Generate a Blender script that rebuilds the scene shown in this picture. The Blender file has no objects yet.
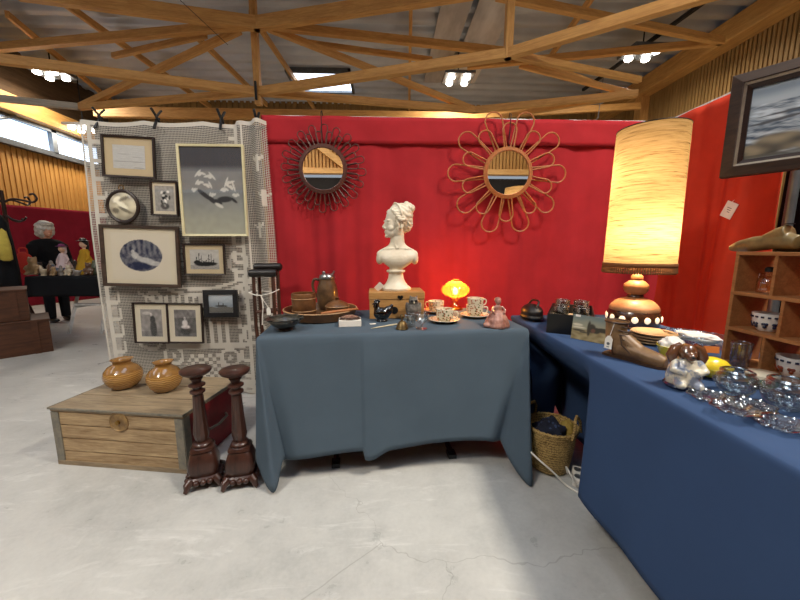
import bpy, math, random
from mathutils import Vector, Matrix, Euler, noise as mnoise
random.seed(7)
PI = math.pi
sc = bpy.context.scene
COL = sc.collection
sc.view_settings.view_transform = 'Standard'
sc.view_settings.look = 'None'
sc.view_settings.exposure = -0.38
sc.view_settings.gamma = 1.0

# ------------------------------------------------------------------ camera
FPX, H = 340.0, 1.18
PITCH = math.atan(52 / FPX)
YAW = math.atan(14 * math.cos(PITCH) / FPX)
F = Vector((math.sin(YAW) * math.cos(PITCH), math.cos(YAW) * math.cos(PITCH), -math.sin(PITCH)))
R = Vector((math.cos(YAW), -math.sin(YAW), 0))
U = R.cross(F)
cam_d = bpy.data.cameras.new('camera')
cam = bpy.data.objects.new('camera', cam_d)
COL.objects.link(cam)
cam_d.sensor_width = 36
cam_d.lens = FPX / 800 * 36
cam_d.clip_start = 0.02
cam.location = (0, 0, H)
cam.rotation_euler = Matrix((R, U, -F)).transposed().to_euler()
sc.camera = cam

def ray(x, y):
    return F * FPX + R * (x - 400) - U * (y - 300)
def PZ(x, y, z):
    d = ray(x, y); k = (z - H) / d.z
    return Vector((0, 0, H)) + d * k
def PY(x, y, Y):
    d = ray(x, y); k = Y / d.y
    return Vector((0, 0, H)) + d * k
def PX(x, y, X):
    d = ray(x, y); k = X / d.x
    return Vector((0, 0, H)) + d * k

# ------------------------------------------------------------------ colours
def C(h):
    h = h.lstrip('#')
    o = []
    for i in (0, 2, 4):
        c = int(h[i:i + 2], 16) / 255
        o.append(c / 12.92 if c <= .04045 else ((c + .055) / 1.055) ** 2.4)
    return tuple(o)
def mixc(a, b, t):
    t = max(0, min(1, t))
    return tuple(a[i] + (b[i] - a[i]) * t for i in range(3))
def c4(c): return (c[0], c[1], c[2], 1)

# ------------------------------------------------------------------ materials
class NT:
    def __init__(s, name):
        s.m = bpy.data.materials.new(name); s.m.use_nodes = True
        s.t = s.m.node_tree; s.n = s.t.nodes
        s.b = s.n['Principled BSDF']; s.out = s.n['Material Output']
    def add(s, kind, **kw):
        n = s.n.new(kind)
        for k, v in kw.items(): setattr(n, k, v)
        return n
    def link(s, a, b): s.t.links.new(a, b)
    def coords(s, scale=(1, 1, 1), rot=(0, 0, 0), kind='Object'):
        tc = s.add('ShaderNodeTexCoord'); mp = s.add('ShaderNodeMapping')
        mp.inputs['Scale'].default_value = scale; mp.inputs['Rotation'].default_value = rot
        s.link(tc.outputs[kind], mp.inputs['Vector'])
        return mp.outputs['Vector']
    def ramp(s, fac, stops):
        r = s.add('ShaderNodeValToRGB'); e = r.color_ramp.elements
        while len(e) < len(stops): e.new(0.5)
        for i, (p, c) in enumerate(stops):
            e[i].position = p; e[i].color = c4(c) if not isinstance(c, (int, float)) else (c, c, c, 1)
        s.link(fac, r.inputs['Fac'])
        return r.outputs['Color']
    def noise(s, vec, scale, detail=4, rough=.6, dist=0):
        n = s.add('ShaderNodeTexNoise')
        n.inputs['Scale'].default_value = scale; n.inputs['Detail'].default_value = detail
        n.inputs['Roughness'].default_value = rough; n.inputs['Distortion'].default_value = dist
        s.link(vec, n.inputs['Vector'])
        return n.outputs['Fac']
    def bump(s, h, strength, dist=.01):
        b = s.add('ShaderNodeBump'); b.inputs['Strength'].default_value = strength; b.inputs['Distance'].default_value = dist
        s.link(h, b.inputs['Height']); s.link(b.outputs['Normal'], s.b.inputs['Normal'])
    def math(s, op, a, b=None):
        n = s.add('ShaderNodeMath', operation=op)
        for i, v in enumerate((a, b)):
            if v is None: continue
            if isinstance(v, (int, float)): n.inputs[i].default_value = v
            else: s.link(v, n.inputs[i])
        return n.outputs[0]
    def mix(s, fac, a, b):
        n = s.add('ShaderNodeMix', data_type='RGBA')
        ins = [n.inputs[0], n.inputs[6], n.inputs[7]]
        for i, v in zip(ins, (fac, a, b)):
            if isinstance(v, (int, float)): i.default_value = v
            elif isinstance(v, tuple): i.default_value = c4(v)
            else: s.link(v, i)
        return n.outputs[2]

def pbr(name, col, rough=.6, metal=0, var=.15, scale=12, bump=0, bscale=None, col2=None, stretch=(1, 1, 1), spec=.5, coat=0, lo=.35, hi=.65, sheen=0):
    t = NT(name)
    a = C(col) if isinstance(col, str) else col
    if col2 is None:
        c0 = tuple(v * (1 - var) for v in a); c1 = tuple(min(1, v * (1 + var)) for v in a)
    else:
        c0 = a; c1 = C(col2) if isinstance(col2, str) else col2
    v = t.coords(stretch)
    f = t.noise(v, scale)
    t.link(t.ramp(f, [(lo, c0), (hi, c1)]), t.b.inputs['Base Color'])
    t.b.inputs['Roughness'].default_value = rough
    t.b.inputs['Metallic'].default_value = metal
    t.b.inputs['Specular IOR Level'].default_value = spec
    t.b.inputs['Coat Weight'].default_value = coat
    t.b.inputs['Sheen Weight'].default_value = sheen
    if bump:
        f2 = t.noise(v, bscale or scale * 3, 5)
        t.bump(f2, bump)
    return t.m

def wood(name, light, dark, axis='x', scale=3, rough=.5, bump=.15, spec=.4, fine=14):
    st = {'x': (1, 9, 9), 'y': (9, 1, 9), 'z': (9, 9, 1)}[axis]
    t = NT(name)
    v = t.coords(st)
    f = t.noise(v, scale, 6, .65, .6)
    g = t.noise(v, scale * fine / 3, 3, .5)
    h = t.math('ADD', t.math('MULTIPLY', f, .7), t.math('MULTIPLY', g, .3))
    t.link(t.ramp(h, [(.33, C(dark)), (.62, C(light))]), t.b.inputs['Base Color'])
    t.b.inputs['Roughness'].default_value = rough
    t.b.inputs['Specular IOR Level'].default_value = spec
    t.bump(h, bump, .004)
    return t.m

def fabric(name, col, weave=700, rough=.9, var=.1, bump=.15):
    t = NT(name)
    v = t.coords()
    f = t.noise(v, 4, 4)
    a = C(col)
    t.link(t.ramp(f, [(.3, tuple(x * (1 - var) for x in a)), (.7, tuple(x * (1 + var) for x in a))]), t.b.inputs['Base Color'])
    t.b.inputs['Roughness'].default_value = rough
    t.b.inputs['Specular IOR Level'].default_value = .2
    t.bump(t.noise(v, weave, 2), bump, .001)
    return t.m

def glassy(name, tint='#ffffff', gloss=.12, rough=.03, bump=0, density=.0):
    """thin glass: clear in transmission (shadows stay light), mirror-like at grazing angles"""
    t = NT(name)
    t.n.remove(t.b)
    tr = t.add('ShaderNodeBsdfTransparent'); tr.inputs['Color'].default_value = c4(C(tint))
    gl = t.add('ShaderNodeBsdfGlossy'); gl.inputs['Roughness'].default_value = rough
    lw = t.add('ShaderNodeLayerWeight'); lw.inputs['Blend'].default_value = .35
    if bump:
        v = t.coords()
        b = t.add('ShaderNodeBump'); b.inputs['Strength'].default_value = bump; b.inputs['Distance'].default_value = .003
        t.link(t.noise(v, 90, 2), b.inputs['Height'])
        t.link(b.outputs['Normal'], gl.inputs['Normal']); t.link(b.outputs['Normal'], lw.inputs['Normal'])
    k = t.math('MULTIPLY_ADD' if False else 'ADD', t.math('MULTIPLY', lw.outputs['Facing'], .55), gloss)
    mx = t.add('ShaderNodeMixShader')
    t.link(k, mx.inputs[0]); t.link(tr.outputs[0], mx.inputs[1]); t.link(gl.outputs[0], mx.inputs[2])
    t.link(mx.outputs[0], t.out.inputs['Surface'])
    return t.m

def glow(name, col, strength):
    t = NT(name)
    t.b.inputs['Base Color'].default_value = c4(C(col))
    t.b.inputs['Emission Color'].default_value = c4(C(col))
    t.b.inputs['Emission Strength'].default_value = strength
    return t.m

def spotted(name, base, spots, scale, thr=.3, rough=.25, third=None):
    t = NT(name)
    v = t.coords()
    vo = t.add('ShaderNodeTexVoronoi'); vo.inputs['Scale'].default_value = scale
    t.link(v, vo.inputs['Vector'])
    m = t.math('LESS_THAN', vo.outputs['Distance'], thr)
    col = C(spots)
    if third:
        rr = t.add('ShaderNodeSeparateColor'); t.link(vo.outputs['Color'], rr.inputs[0])
        colr = t.ramp(rr.outputs[0], [(.45, C(spots)), (.55, C(third))])
        t.link(t.mix(m, C(base), colr), t.b.inputs['Base Color'])
    else:
        t.link(t.mix(m, C(base), col), t.b.inputs['Base Color'])
    t.b.inputs['Roughness'].default_value = rough
    return t.m

def attr_paint(name, rough=.5, coat=0):
    t = NT(name)
    a = t.add('ShaderNodeAttribute', attribute_name='paint')
    t.link(a.outputs['Color'], t.b.inputs['Base Color'])
    t.b.inputs['Roughness'].default_value = rough
    t.b.inputs['Coat Weight'].default_value = coat
    t.b.inputs['Coat Roughness'].default_value = .05
    return t.m

# ------------------------------------------------------------------ mesh builder
class M:
    def __init__(s): s.v = []; s.f = []; s.uv = {}; s.col = {}; s.mi = []
    def addv(s, p): s.v.append(Vector(p)); return len(s.v) - 1
    def face(s, ids, mi=0): s.f.append(tuple(ids)); s.mi.append(mi)
    def xf(s, m, a=0):
        for i in range(a, len(s.v)): s.v[i] = m @ s.v[i]
        return s
    def box(s, c, d, rot=None, mi=0):
        a = len(s.v); x, y, z = d[0] / 2, d[1] / 2, d[2] / 2
        for p in ((-x, -y, -z), (x, -y, -z), (x, y, -z), (-x, y, -z), (-x, -y, z), (x, -y, z), (x, y, z), (-x, y, z)):
            q = Vector(p)
            if rot is not None: q = Euler(rot).to_matrix() @ q
            s.v.append(q + Vector(c))
        for f in ((3, 2, 1, 0), (4, 5, 6, 7), (0, 1, 5, 4), (1, 2, 6, 5), (2, 3, 7, 6), (3, 0, 4, 7)):
            s.face([a + i for i in f], mi)
        return s
    def bar(s, p, q, w, h, up=(0, 0, 1)):
        p = Vector(p); q = Vector(q); d = (q - p); L = d.length; d.normalize()
        x = d.cross(Vector(up))
        if x.length < 1e-4: x = d.cross(Vector((0, 1, 0)))
        x.normalize(); y = x.cross(d)
        a = len(s.v)
        for base in (p, q):
            for (i, j) in ((-1, -1), (1, -1), (1, 1), (-1, 1)):
                s.v.append(base + x * i * w / 2 + y * j * h / 2)
        for f in ((3, 2, 1, 0), (4, 5, 6, 7), (0, 1, 5, 4), (1, 2, 6, 5), (2, 3, 7, 6), (3, 0, 4, 7)):
            s.face([a + i for i in f])
        return s
    def lathe(s, prof, n=32, c=(0, 0, 0), cap=True, sq=None, lobes=0, amp=0, rot=None):
        """prof = [(r, z)]; sq = superellipse power for squarish sections; lobes ripple the rim"""
        a = len(s.v); c = Vector(c)
        Rm = Euler(rot).to_matrix() if rot is not None else None
        for (r, z) in prof:
            for k in range(n):
                t = 2 * PI * k / n
                rr = r
                if sq: rr = r / (abs(math.cos(t)) ** sq + abs(math.sin(t)) ** sq) ** (1 / sq)
                if lobes: rr *= 1 + amp * math.cos(lobes * t)
                p = Vector((rr * math.cos(t), rr * math.sin(t), z))
                if Rm is not None: p = Rm @ p
                s.v.append(c + p)
        for i in range(len(prof) - 1):
            for k in range(n):
                k2 = (k + 1) % n
                s.face((a + i * n + k, a + i * n + k2, a + (i + 1) * n + k2, a + (i + 1) * n + k))
        if cap:
            s.face([a + k for k in reversed(range(n))])
            s.face([a + (len(prof) - 1) * n + k for k in range(n)])
        return s
    def tube(s, pts, r, n=8, closed=False, cap=True):
        pts = [Vector(p) for p in pts]; N = len(pts); a = len(s.v)
        rs = r if isinstance(r, (list, tuple)) else [r] * N
        nrm = None
        for i in range(N):
            if closed: d = pts[(i + 1) % N] - pts[i - 1]
            else: d = pts[min(i + 1, N - 1)] - pts[max(i - 1, 0)]
            if d.length < 1e-9: d = Vector((0, 0, 1))
            d.normalize()
            if nrm is None:
                nrm = d.cross(Vector((0, 0, 1)))
                if nrm.length < .1: nrm = d.cross(Vector((0, 1, 0)))
            nrm = nrm - d * nrm.dot(d)
            nrm.normalize(); b = d.cross(nrm)
            for k in range(n):
                t = 2 * PI * k / n
                s.v.append(pts[i] + (nrm * math.cos(t) + b * math.sin(t)) * rs[i])
        for i in range(N if closed else N - 1):
            j = (i + 1) % N
            for k in range(n):
                k2 = (k + 1) % n
                s.face((a + i * n + k, a + i * n + k2, a + j * n + k2, a + j * n + k))
        if cap and not closed:
            s.face([a + k for k in reversed(range(n))]); s.face([a + (N - 1) * n + k for k in range(n)])
        return s
    def ell(s, c, r, rot=None, nu=20, nv=12, fn=None):
        a = len(s.v); c = Vector(c)
        if isinstance(r, (int, float)): r = (r, r, r)
        Rm = Euler(rot).to_matrix() if rot is not None else None
        def P(th, ph):
            p = Vector((math.sin(th) * math.cos(ph), math.sin(th) * math.sin(ph), math.cos(th)))
            if fn: p = fn(p)
            p = Vector((p.x * r[0], p.y * r[1], p.z * r[2]))
            if Rm is not None: p = Rm @ p
            return c + p
        s.v.append(P(0, 0))
        for i in range(1, nv):
            for k in range(nu): s.v.append(P(PI * i / nv, 2 * PI * k / nu))
        s.v.append(P(PI, 0)); e = len(s.v) - 1
        for k in range(nu):
            k2 = (k + 1) % nu
            s.face((a, a + 1 + k, a + 1 + k2))
            for i in range(nv - 2):
                b = a + 1 + i * nu
                s.face((b + k, b + nu + k, b + nu + k2, b + k2))
            b = a + 1 + (nv - 2) * nu
            s.face((b + k, e, b + k2))
        return s
    def grid(s, fn, nu, nv, uvfn=None, mifn=None, skip=None, colfn=None):
        a = len(s.v)
        for j in range(nv + 1):
            for i in range(nu + 1):
                u, v = i / nu, j / nv
                s.v.append(Vector(fn(u, v)))
                if uvfn: s.uv[len(s.v) - 1] = uvfn(u, v)
                if colfn: s.col[len(s.v) - 1] = colfn(u, v)
        for j in range(nv):
            for i in range(nu):
                if skip and skip(i, j): continue
                b = a + j * (nu + 1) + i
                s.face((b, b + 1, b + nu + 2, b + nu + 1), mifn(i, j) if mifn else 0)
        return s
    def prism(s, pts, axis_o, ux, uy, n, t0, t1):
        """2D outline pts in plane (ux, uy) at axis_o, extruded along n from t0 to t1"""
        a = len(s.v); o = Vector(axis_o); ux = Vector(ux); uy = Vector(uy); n = Vector(n); k = len(pts)
        for t in (t0, t1):
            for (x, y) in pts: s.v.append(o + ux * x + uy * y + n * t)
        s.face([a + i for i in reversed(range(k))]); s.face([a + k + i for i in range(k)])
        for i in range(k):
            j = (i + 1) % k
            s.face((a + i, a + j, a + k + j, a + k + i))
        return s
    def build(s, name, mat, parent=None, loc=None, rz=0, smooth=True, angle=40, bevel=0, solid=0, sub=0, remesh=0, smoothit=0, label=None):
        me = bpy.data.meshes.new(name)
        me.from_pydata([tuple(v) for v in s.v], [], s.f)
        mats = mat if isinstance(mat, (list, tuple)) else [mat]
        for m in mats: me.materials.append(m)
        if len(mats) > 1: me.polygons.foreach_set('material_index', s.mi)
        if s.uv:
            l = me.uv_layers.new(name='UVMap')
            for lp in me.loops: l.data[lp.index].uv = s.uv.get(lp.vertex_index, (0, 0))
        if s.col:
            at = me.color_attributes.new('paint', 'FLOAT_COLOR', 'POINT')
            for i, cc in s.col.items(): at.data[i].color = c4(cc)
        if not remesh:
            import bmesh
            bm = bmesh.new(); bm.from_mesh(me)
            bmesh.ops.recalc_face_normals(bm, faces=bm.faces[:])
            bm.to_mesh(me); bm.free()
        if smooth:
            me.shade_smooth()
            if not remesh: me.set_sharp_from_angle(angle=math.radians(angle))
        me.update()
        o = bpy.data.objects.new(name, me); COL.objects.link(o)
        if parent is not None: o.parent = parent
        if loc is not None: o.location = loc
        o.rotation_euler = (0, 0, rz)
        if solid:
            md = o.modifiers.new('thick', 'SOLIDIFY'); md.thickness = solid; md.offset = 0
        if bevel:
            md = o.modifiers.new('bevel', 'BEVEL'); md.width = bevel; md.segments = 2; md.limit_method = 'ANGLE'
        if remesh:
            md = o.modifiers.new('remesh', 'REMESH'); md.mode = 'VOXEL'; md.voxel_size = remesh; md.use_smooth_shade = True
            if smoothit:
                md = o.modifiers.new('smooth', 'SMOOTH'); md.iterations = smoothit; md.factor = .5
        if sub:
            md = o.modifiers.new('sub', 'SUBSURF'); md.levels = sub; md.render_levels = sub
        if label: o['label'] = label
        return o

def thing(name, label, cat, loc=(0, 0, 0), rz=0, group=None, kind=None, rot=None):
    o = bpy.data.objects.new(name, None); COL.objects.link(o)
    o.empty_display_size = .05
    o.location = loc; o.rotation_euler = rot if rot is not None else (0, 0, rz)
    o['label'] = label; o['category'] = cat
    if group: o['group'] = group
    if kind: o['kind'] = kind
    return o
def tag(o, label, cat, group=None, kind=None):
    o['label'] = label; o['category'] = cat
    if group: o['group'] = group
    if kind: o['kind'] = kind
    return o
def struct(o, label=None):
    o['kind'] = 'structure'
    if label: o['label'] = label
    return o
def dup(root, loc, rz=0, label=None, group=None):
    r = root.copy(); COL.objects.link(r); r.location = loc; r.rotation_euler = (0, 0, rz)
    if label: r['label'] = label
    if group: r['group'] = group
    for ch in list(root.children):
        c = ch.copy(); COL.objects.link(c); c.parent = r
        for g in list(ch.children):
            d = g.copy(); COL.objects.link(d); d.parent = c
    return r
def sm(a, b, x):
    t = max(0, min(1, (x - a) / (b - a))); return t * t * (3 - 2 * t)
def nz(x, y=0, z=0): return mnoise.noise(Vector((x, y, z)))
# ================================================================== MATERIALS
m_conc = None
def make_concrete():
    t = NT('polished_concrete')
    v = t.coords()
    f = t.noise(v, .9, 6, .6, .4); g = t.noise(v, 7, 5, .7); s = t.noise(v, 60, 2)
    h = t.math('ADD', t.math('MULTIPLY', f, .6), t.math('ADD', t.math('MULTIPLY', g, .3), t.math('MULTIPLY', s, .1)))
    base = t.ramp(h, [(.36, C('#a3a4a1')), (.5, C('#babab6')), (.64, C('#c9c9c4'))])
    vs = t.coords((1.2, 5, 1), (0, 0, .5))
    st = t.noise(vs, 1.6, 6, .7, 1.2)
    pale = t.ramp(st, [(.55, 0.0), (.72, 0.6)])
    base = t.mix(pale, base, C('#dcdcd8'))
    # hairline cracks
    w = t.noise(v, 2.2, 4)
    tc = t.add('ShaderNodeVectorMath', operation='ADD')
    t.link(v, tc.inputs[0])
    cb = t.add('ShaderNodeCombineXYZ'); t.link(t.math('MULTIPLY', w, .5), cb.inputs[0]); t.link(t.math('MULTIPLY', w, .35), cb.inputs[1])
    t.link(cb.outputs[0], tc.inputs[1])
    vo = t.add('ShaderNodeTexVoronoi', feature='DISTANCE_TO_EDGE'); vo.inputs['Scale'].default_value = .55
    t.link(tc.outputs[0], vo.inputs['Vector'])
    cr = t.math('LESS_THAN', vo.outputs['Distance'], .0011)
    base = t.mix(t.math('MULTIPLY', cr, .3), base, C('#6e6c66'))
    t.link(base, t.b.inputs['Base Color'])
    t.link(t.ramp(g, [(.3, .25), (.7, .45)]), t.b.inputs['Roughness'])
    t.bump(g, .05, .003)
    return t.m
m_conc = make_concrete()
m_beam = wood('glulam', '#e0ad66', '#bb8446', 'x', 2.2, .55)
m_beam_y = wood('glulam_depth', '#d6a35c', '#b07c40', 'y', 2.2, .6)
m_beam_z = wood('glulam_post', '#dcaa64', '#b68044', 'z', 2.2, .6)
m_pale_beam = wood('bleached_beam', '#c9c3b4', '#a39c8c', 'x', 2.2, .6)
m_roof = pbr('roof_sheet_metal', '#b9bcbf', .5, .0, col2='#d3d5d6', scale=.8, spec=.4)
m_slat = wood('wall_battens', '#c9954f', '#a87638', 'z', 1.2, .6)
m_slat_r = wood('wall_battens_right', '#a5834f', '#86673a', 'z', 1.2, .6)
m_dark_gap = pbr('dark_wall', '#1a1512', .9, var=.2)
m_upper = wood('upper_wall_boards', '#5f4a33', '#43321f', 'y', 2, .8)
m_red = fabric('red_cloth', '#9b2229', 500, .85, .12)
m_red_lamplit = fabric('lamplit_red_cloth', '#c03a24', 500, .85, .12)  # red cloth with the tall lamp's orange glow put into its colour
m_maroon = fabric('maroon_cloth', '#7c1526', 400, .9, .15)
m_blackcloth = fabric('black_cloth', '#14161a', 400, .95, .2)
m_blue = fabric('slate_blue_cloth', '#4c5a66', 900, .9, .06)
m_navy = fabric('navy_blue_cloth', '#33486a', 900, .9, .06)
m_lamp_em = glow('led_glow', '#fff6e6', 30)
m_sky_em = glow('daylight_panel', '#dcebff', 4.6)
m_win_em = glow('daylight_window', '#cfe4ff', 2.2)
m_steel = pbr('grey_painted_steel', '#6c7074', .4, .6)
m_dsteel = pbr('dark_steel', '#26282b', .45, .6)
m_white_metal = pbr('white_enamel_tube', '#c9cccd', .35, .1)
m_greyfelt = fabric('grey_felt', '#524e4b', 300, .95, .15)
m_white = pbr('white_card', '#e6e2d8', .7, var=.05)
m_black = pbr('black_paint', '#0c0b0b', .35, var=.1)
m_cream = pbr('cream', '#d9d0b6', .5, var=.06)
m_plastic_sheet = pbr('translucent_sheet', '#d9d4cd', .6, col2='#a9a29b', scale=1.5, stretch=(1, .3, 1), lo=.4, hi=.6)

# ================================================================== SETTING
ZC, XL, XR, YF, YB = 5.2, -7.6, 6.4, 10.3, -4.0
struct(M().box(((XL + XR) / 2, (YF + YB) / 2, -.05), (XR - XL + .4, YF - YB + .4, .1)).build('floor', m_conc, smooth=False))

# ceiling: corrugated roof sheet, ridges run across the hall
def ceil_mesh():
    m = M(); n = 640; L = YF - YB + .3
    def fn(u, v):
        y = YB - .15 + u * L
        return (XL - .15 + v * (XR - XL + .3), y, ZC + .02 + .11 * max(-.5, min(.5, math.sin(2 * PI * y / .36))))
    m.grid(fn, n, 1)
    return m
struct(ceil_mesh().build('ceiling', m_roof, angle=60, solid=.006))

def slat_wall(name, p0, p1, z0, z1, mat, period=.12, depth=.03, nrm=(1, 0)):
    """board wall with vertical battens standing proud on the side nrm"""
    m = M(); p0 = Vector(p0); p1 = Vector(p1); d = p1 - p0; L = d.length; d.normalize(); n = Vector((nrm[0], nrm[1], 0))
    pts = []; k = int(L / period)
    for i in range(k):
        a = i * L / k; w = L / k
        pts += [(a, 0), (a + w * .35, 0), (a + w * .35, depth), (a + w, depth)]
    pts += [(L, -.08), (0, -.08)]
    a = len(m.v)
    for z in (z0, z1):
        for (x, y) in pts:
            q = p0 + d * x + n * y; m.v.append(Vector((q.x, q.y, z)))
    N = len(pts)
    for i in range(N - 3): m.face((i, i + 1, N + i + 1, N + i))
    m.face((N - 2, N - 1, 2 * N - 1, 2 * N - 2))
    return struct(m.build(name, mat, smooth=False))
slat_wall('wall_left', (XL, YB, 0), (XL, YF, 0), 0, 3.25, m_slat, .11, .02, (1, 0))
struct(M().box((XL - .06, (YF + YB) / 2, 4.5), (.12, YF - YB, 1.4)).build('wall_left', m_upper, smooth=False))
slat_wall('wall_right', (XR, YB, 0), (XR, YF, 0), 0, ZC, m_slat_r, .075, .025, (-1, 0))
slat_wall('wall_back', (XL, YF, 0), (XR, YF, 0), 0, ZC, m_slat_r, .16, .03, (0, -1))
slat_wall('wall_front', (XL, YB, 0), (XR, YB, 0), 3.1, ZC, m_slat, .09, .07, (0, 1))
struct(M().box(((XL + XR) / 2, YB - .05, 1.5), (XR - XL, .1, 3.0)).build('wall_front', m_dark_gap, smooth=False))
struct(M().box(((XL + XR) / 2, YB + .08, 3.14), (XR - XL, .2, .14)).build('trim_1', m_beam, smooth=False, bevel=.01), 'horizontal beam on the slatted wall behind the viewer')
struct(M().bar((-2.6, YB + .12, 4.4), (-.9, YB + .12, 3.15), .16, .2, (0, 1, 0)).build('trim_2', m_beam, smooth=False, bevel=.01), 'diagonal beam on the slatted wall behind the viewer')
struct(M().box((XL + .12, (YF + YB) / 2, 4.02), (.24, YF - YB, .34)).build('trim_3', m_beam_y, smooth=False, bevel=.01), 'brown eave beam over the left window band')
struct(M().box((XL + .04, (YF + YB) / 2, 3.26), (.2, YF - YB, .08)).build('trim_4', m_steel, smooth=False), 'sill under the left window band')
eave = M()
eave.box((XR - .18, (YF + YB) / 2, 4.98), (.34, YF - YB, .36))
struct(eave.build('trim_5', m_beam_y, smooth=False, bevel=.012), 'timber eave beam along the right wall')
struct(M().box((XR - .12, 8.7, ZC / 2), (.22, .22, ZC)).build('trim_6', m_beam_z, smooth=False, bevel=.01), 'timber corner post at the far right')
# clerestory windows (each: steel frame + bright pane + brace)
wy0, wn, ww = -2.0, 9, 1.32
for i in range(wn):
    y0 = wy0 + i * ww; f = M(); z0, z1 = 3.29, 3.84
    f.box((XL, y0 + .03, (z0 + z1) / 2), (.1, .06, z1 - z0)); f.box((XL, y0 + ww - .03, (z0 + z1) / 2), (.1, .06, z1 - z0))
    f.box((XL, y0 + ww / 2, z0 + .03), (.1, ww, .06)); f.box((XL, y0 + ww / 2, z1 - .03), (.1, ww, .06))
    o = f.build('window_%d' % (i + 1), m_steel, smooth=False); struct(o, 'pane of the clerestory band high on the left wall')
    M().box((XL - .06, y0 + ww / 2, (z0 + z1) / 2), (.01, ww - .08, z1 - z0 - .08)).build('pane', m_win_em, o, smooth=False)
for k, y0 in enumerate((4.6, 7.2)):
    struct(M().tube([(XL + .1, y0 - .6, 3.32), (XL + .1, y0 + .5, 3.82)], .03, 6).build('trim_%d' % (7 + k), m_steel), 'diagonal steel brace across the left window band')

# skylights: one far real panel, the others added out of view for soft daylight
for k, (cx, cy, sx, sy) in enumerate(((-2.6, -1.5, 1.3, 3.4), (2.0, -1.5, 1.3, 3.4), (-6.0, 1.2, 1.2, 3.0), (4.9, 1.4, 1.0, 2.6), (PZ(322, 81, 5.15).x, PZ(322, 81, 5.15).y, 1.35, .95), (-.4, 1.1, 1.2, 2.2))):
    o = M().box((cx, cy, ZC - .05), (sx, sy, .02)).build('window_%d' % (wn + 1 + k), m_sky_em, smooth=False)
    struct(o, 'bright roof skylight panel, from a set mostly added for daylight')
    fr = M()
    for s_ in (-1, 1):
        fr.box((cx + s_ * (sx / 2 + .03), cy, ZC - .06), (.06, sy + .12, .1)); fr.box((cx, cy + s_ * (sy / 2 + .03), ZC - .06), (sx + .12, .06, .1))
    fr.build('window_frame', m_steel, o, smooth=False)
# pale sheet strip in the roof
for k, (x0, x1) in enumerate(((.92, 1.42), (1.52, 2.15))):
    struct(M().box(((x0 + x1) / 2, 6.4, ZC - .09), (x1 - x0, 4.8, .03)).build('trim_%d' % (10 + k), m_plastic_sheet, smooth=False, bevel=.005), 'greyish translucent roof sheet')

# ------------------------------------------------------------------ roof timbers
ZL, ZU = 3.7, 4.6
def beam(par, name, a, b, w, h, mat=None, ext=.0):
    a = Vector(a); b = Vector(b); d = (b - a).normalized()
    a = a - d * ext; b = b + d * ext; w *= .72; h *= .72
    L = (b - a).length
    m = M(); m.box((0, 0, 0), (L, w, h))
    o = m.build(name, mat or m_beam, par, smooth=False, bevel=.008)
    o.location = (a + b) / 2
    o.rotation_mode = 'QUATERNION'
    x = d; y = Vector((0, 0, 1)).cross(x)
    if y.length < 1e-3: y = Vector((0, 1, 0))
    y.normalize(); z = x.cross(y)
    o.rotation_quaternion = Matrix((x, y, z)).transposed().to_quaternion()
    return o
lat = thing('roof_truss', 'web of pale timber beams crossing under the corrugated roof', 'roof beams', kind='structure')
def L_(x, y): return PZ(x, y, ZL)
def U_(x, y): return PZ(x, y, ZU)
N1 = L_(258, 92); N2 = L_(508, 54); N3 = L_(475, 110); N4 = L_(80, 107); N5 = L_(634, 94)
V1 = U_(257, 24)
beam(lat, 'lower_beam', L_(-40, 54), N1, .15, .17, ext=.05)
beam(lat, 'lower_beam', N1, N4, .13, .14, ext=.05)
beam(lat, 'lower_beam', N4, L_(-60, 92), .13, .14, m_pale_beam)
beam(lat, 'lower_beam', N1, N2, .15, .17, ext=.05)
beam(lat, 'lower_beam', N1, N3, .13, .15, ext=.05)
beam(lat, 'lower_beam', N3, N5, .13, .15, ext=.05)
beam(lat, 'lower_beam', N2, L_(735, -14), .15, .17, ext=.05)
beam(lat, 'lower_beam', N2, L_(640, 80), .1, .12)
beam(lat, 'post', N1 - Vector((0, 0, .2)), Vector((N1.x, N1.y, ZC - .1)), .14, .14, m_beam)
beam(lat, 'post', N2 - Vector((0, 0, .05)), Vector((N2.x, N2.y, ZC - .1)), .14, .14, m_beam)
beam(lat, 'steel_strap', N1 - Vector((0, .1, .16)), N1 + Vector((0, -.1, .12)), .05, .05, m_dsteel)
beam(lat, 'upper_beam', U_(-60, 53), V1, .15, .17, ext=.05)
beam(lat, 'upper_beam', U_(20, -8), V1, .16, .26, ext=.05)
beam(lat, 'upper_beam', V1, U_(470, -9), .16, .26, ext=.05)
beam(lat, 'upper_beam', V1, U_(508, 52), .14, .16, ext=.05)
beam(lat, 'upper_beam', U_(508, 52), U_(600, 86), .12, .14)
beam(lat, 'upper_beam', U_(500, -4), U_(720, 41), .13, .15, ext=.05)
beam(lat, 'upper_beam', U_(470, 66), U_(720, 42), .13, .15, ext=.05)
beam(lat, 'brace', N4, U_(240, 30), .12, .14)
beam(lat, 'brace', U_(268, 28), N3, .12, .13)
beam(lat, 'brace', U_(113, 56), U_(206, 35), .1, .12)
beam(lat, 'brace', U_(300, 42), U_(432, 60), .1, .12)
beam(lat, 'brace', N5, U_(520, 66), .1, .12)
beam(lat, 'far_beam', PY(95, 112, 8.4), PY(480, 118, 8.4), .16, .3)
beam(lat, 'far_beam', PY(470, 116, 8.2), PY(640, 106, 8.2), .12, .2)
beam(lat, 'far_beam', L_(500, 117), N5, .1, .12)
for (x0, y0, x1, y1) in ((71, 8, 212, 108), (200, 40, 262, 100), (258, 25, 318, 114), (411, 0, 409, 116), (600, -14, 548, 60), (20, 25, 110, 100)):
    beam(lat, 'purlin', PZ(x0, y0, 5.02), PZ(x1, y1, 5.02), .08, .16, m_beam, ext=.3)
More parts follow.
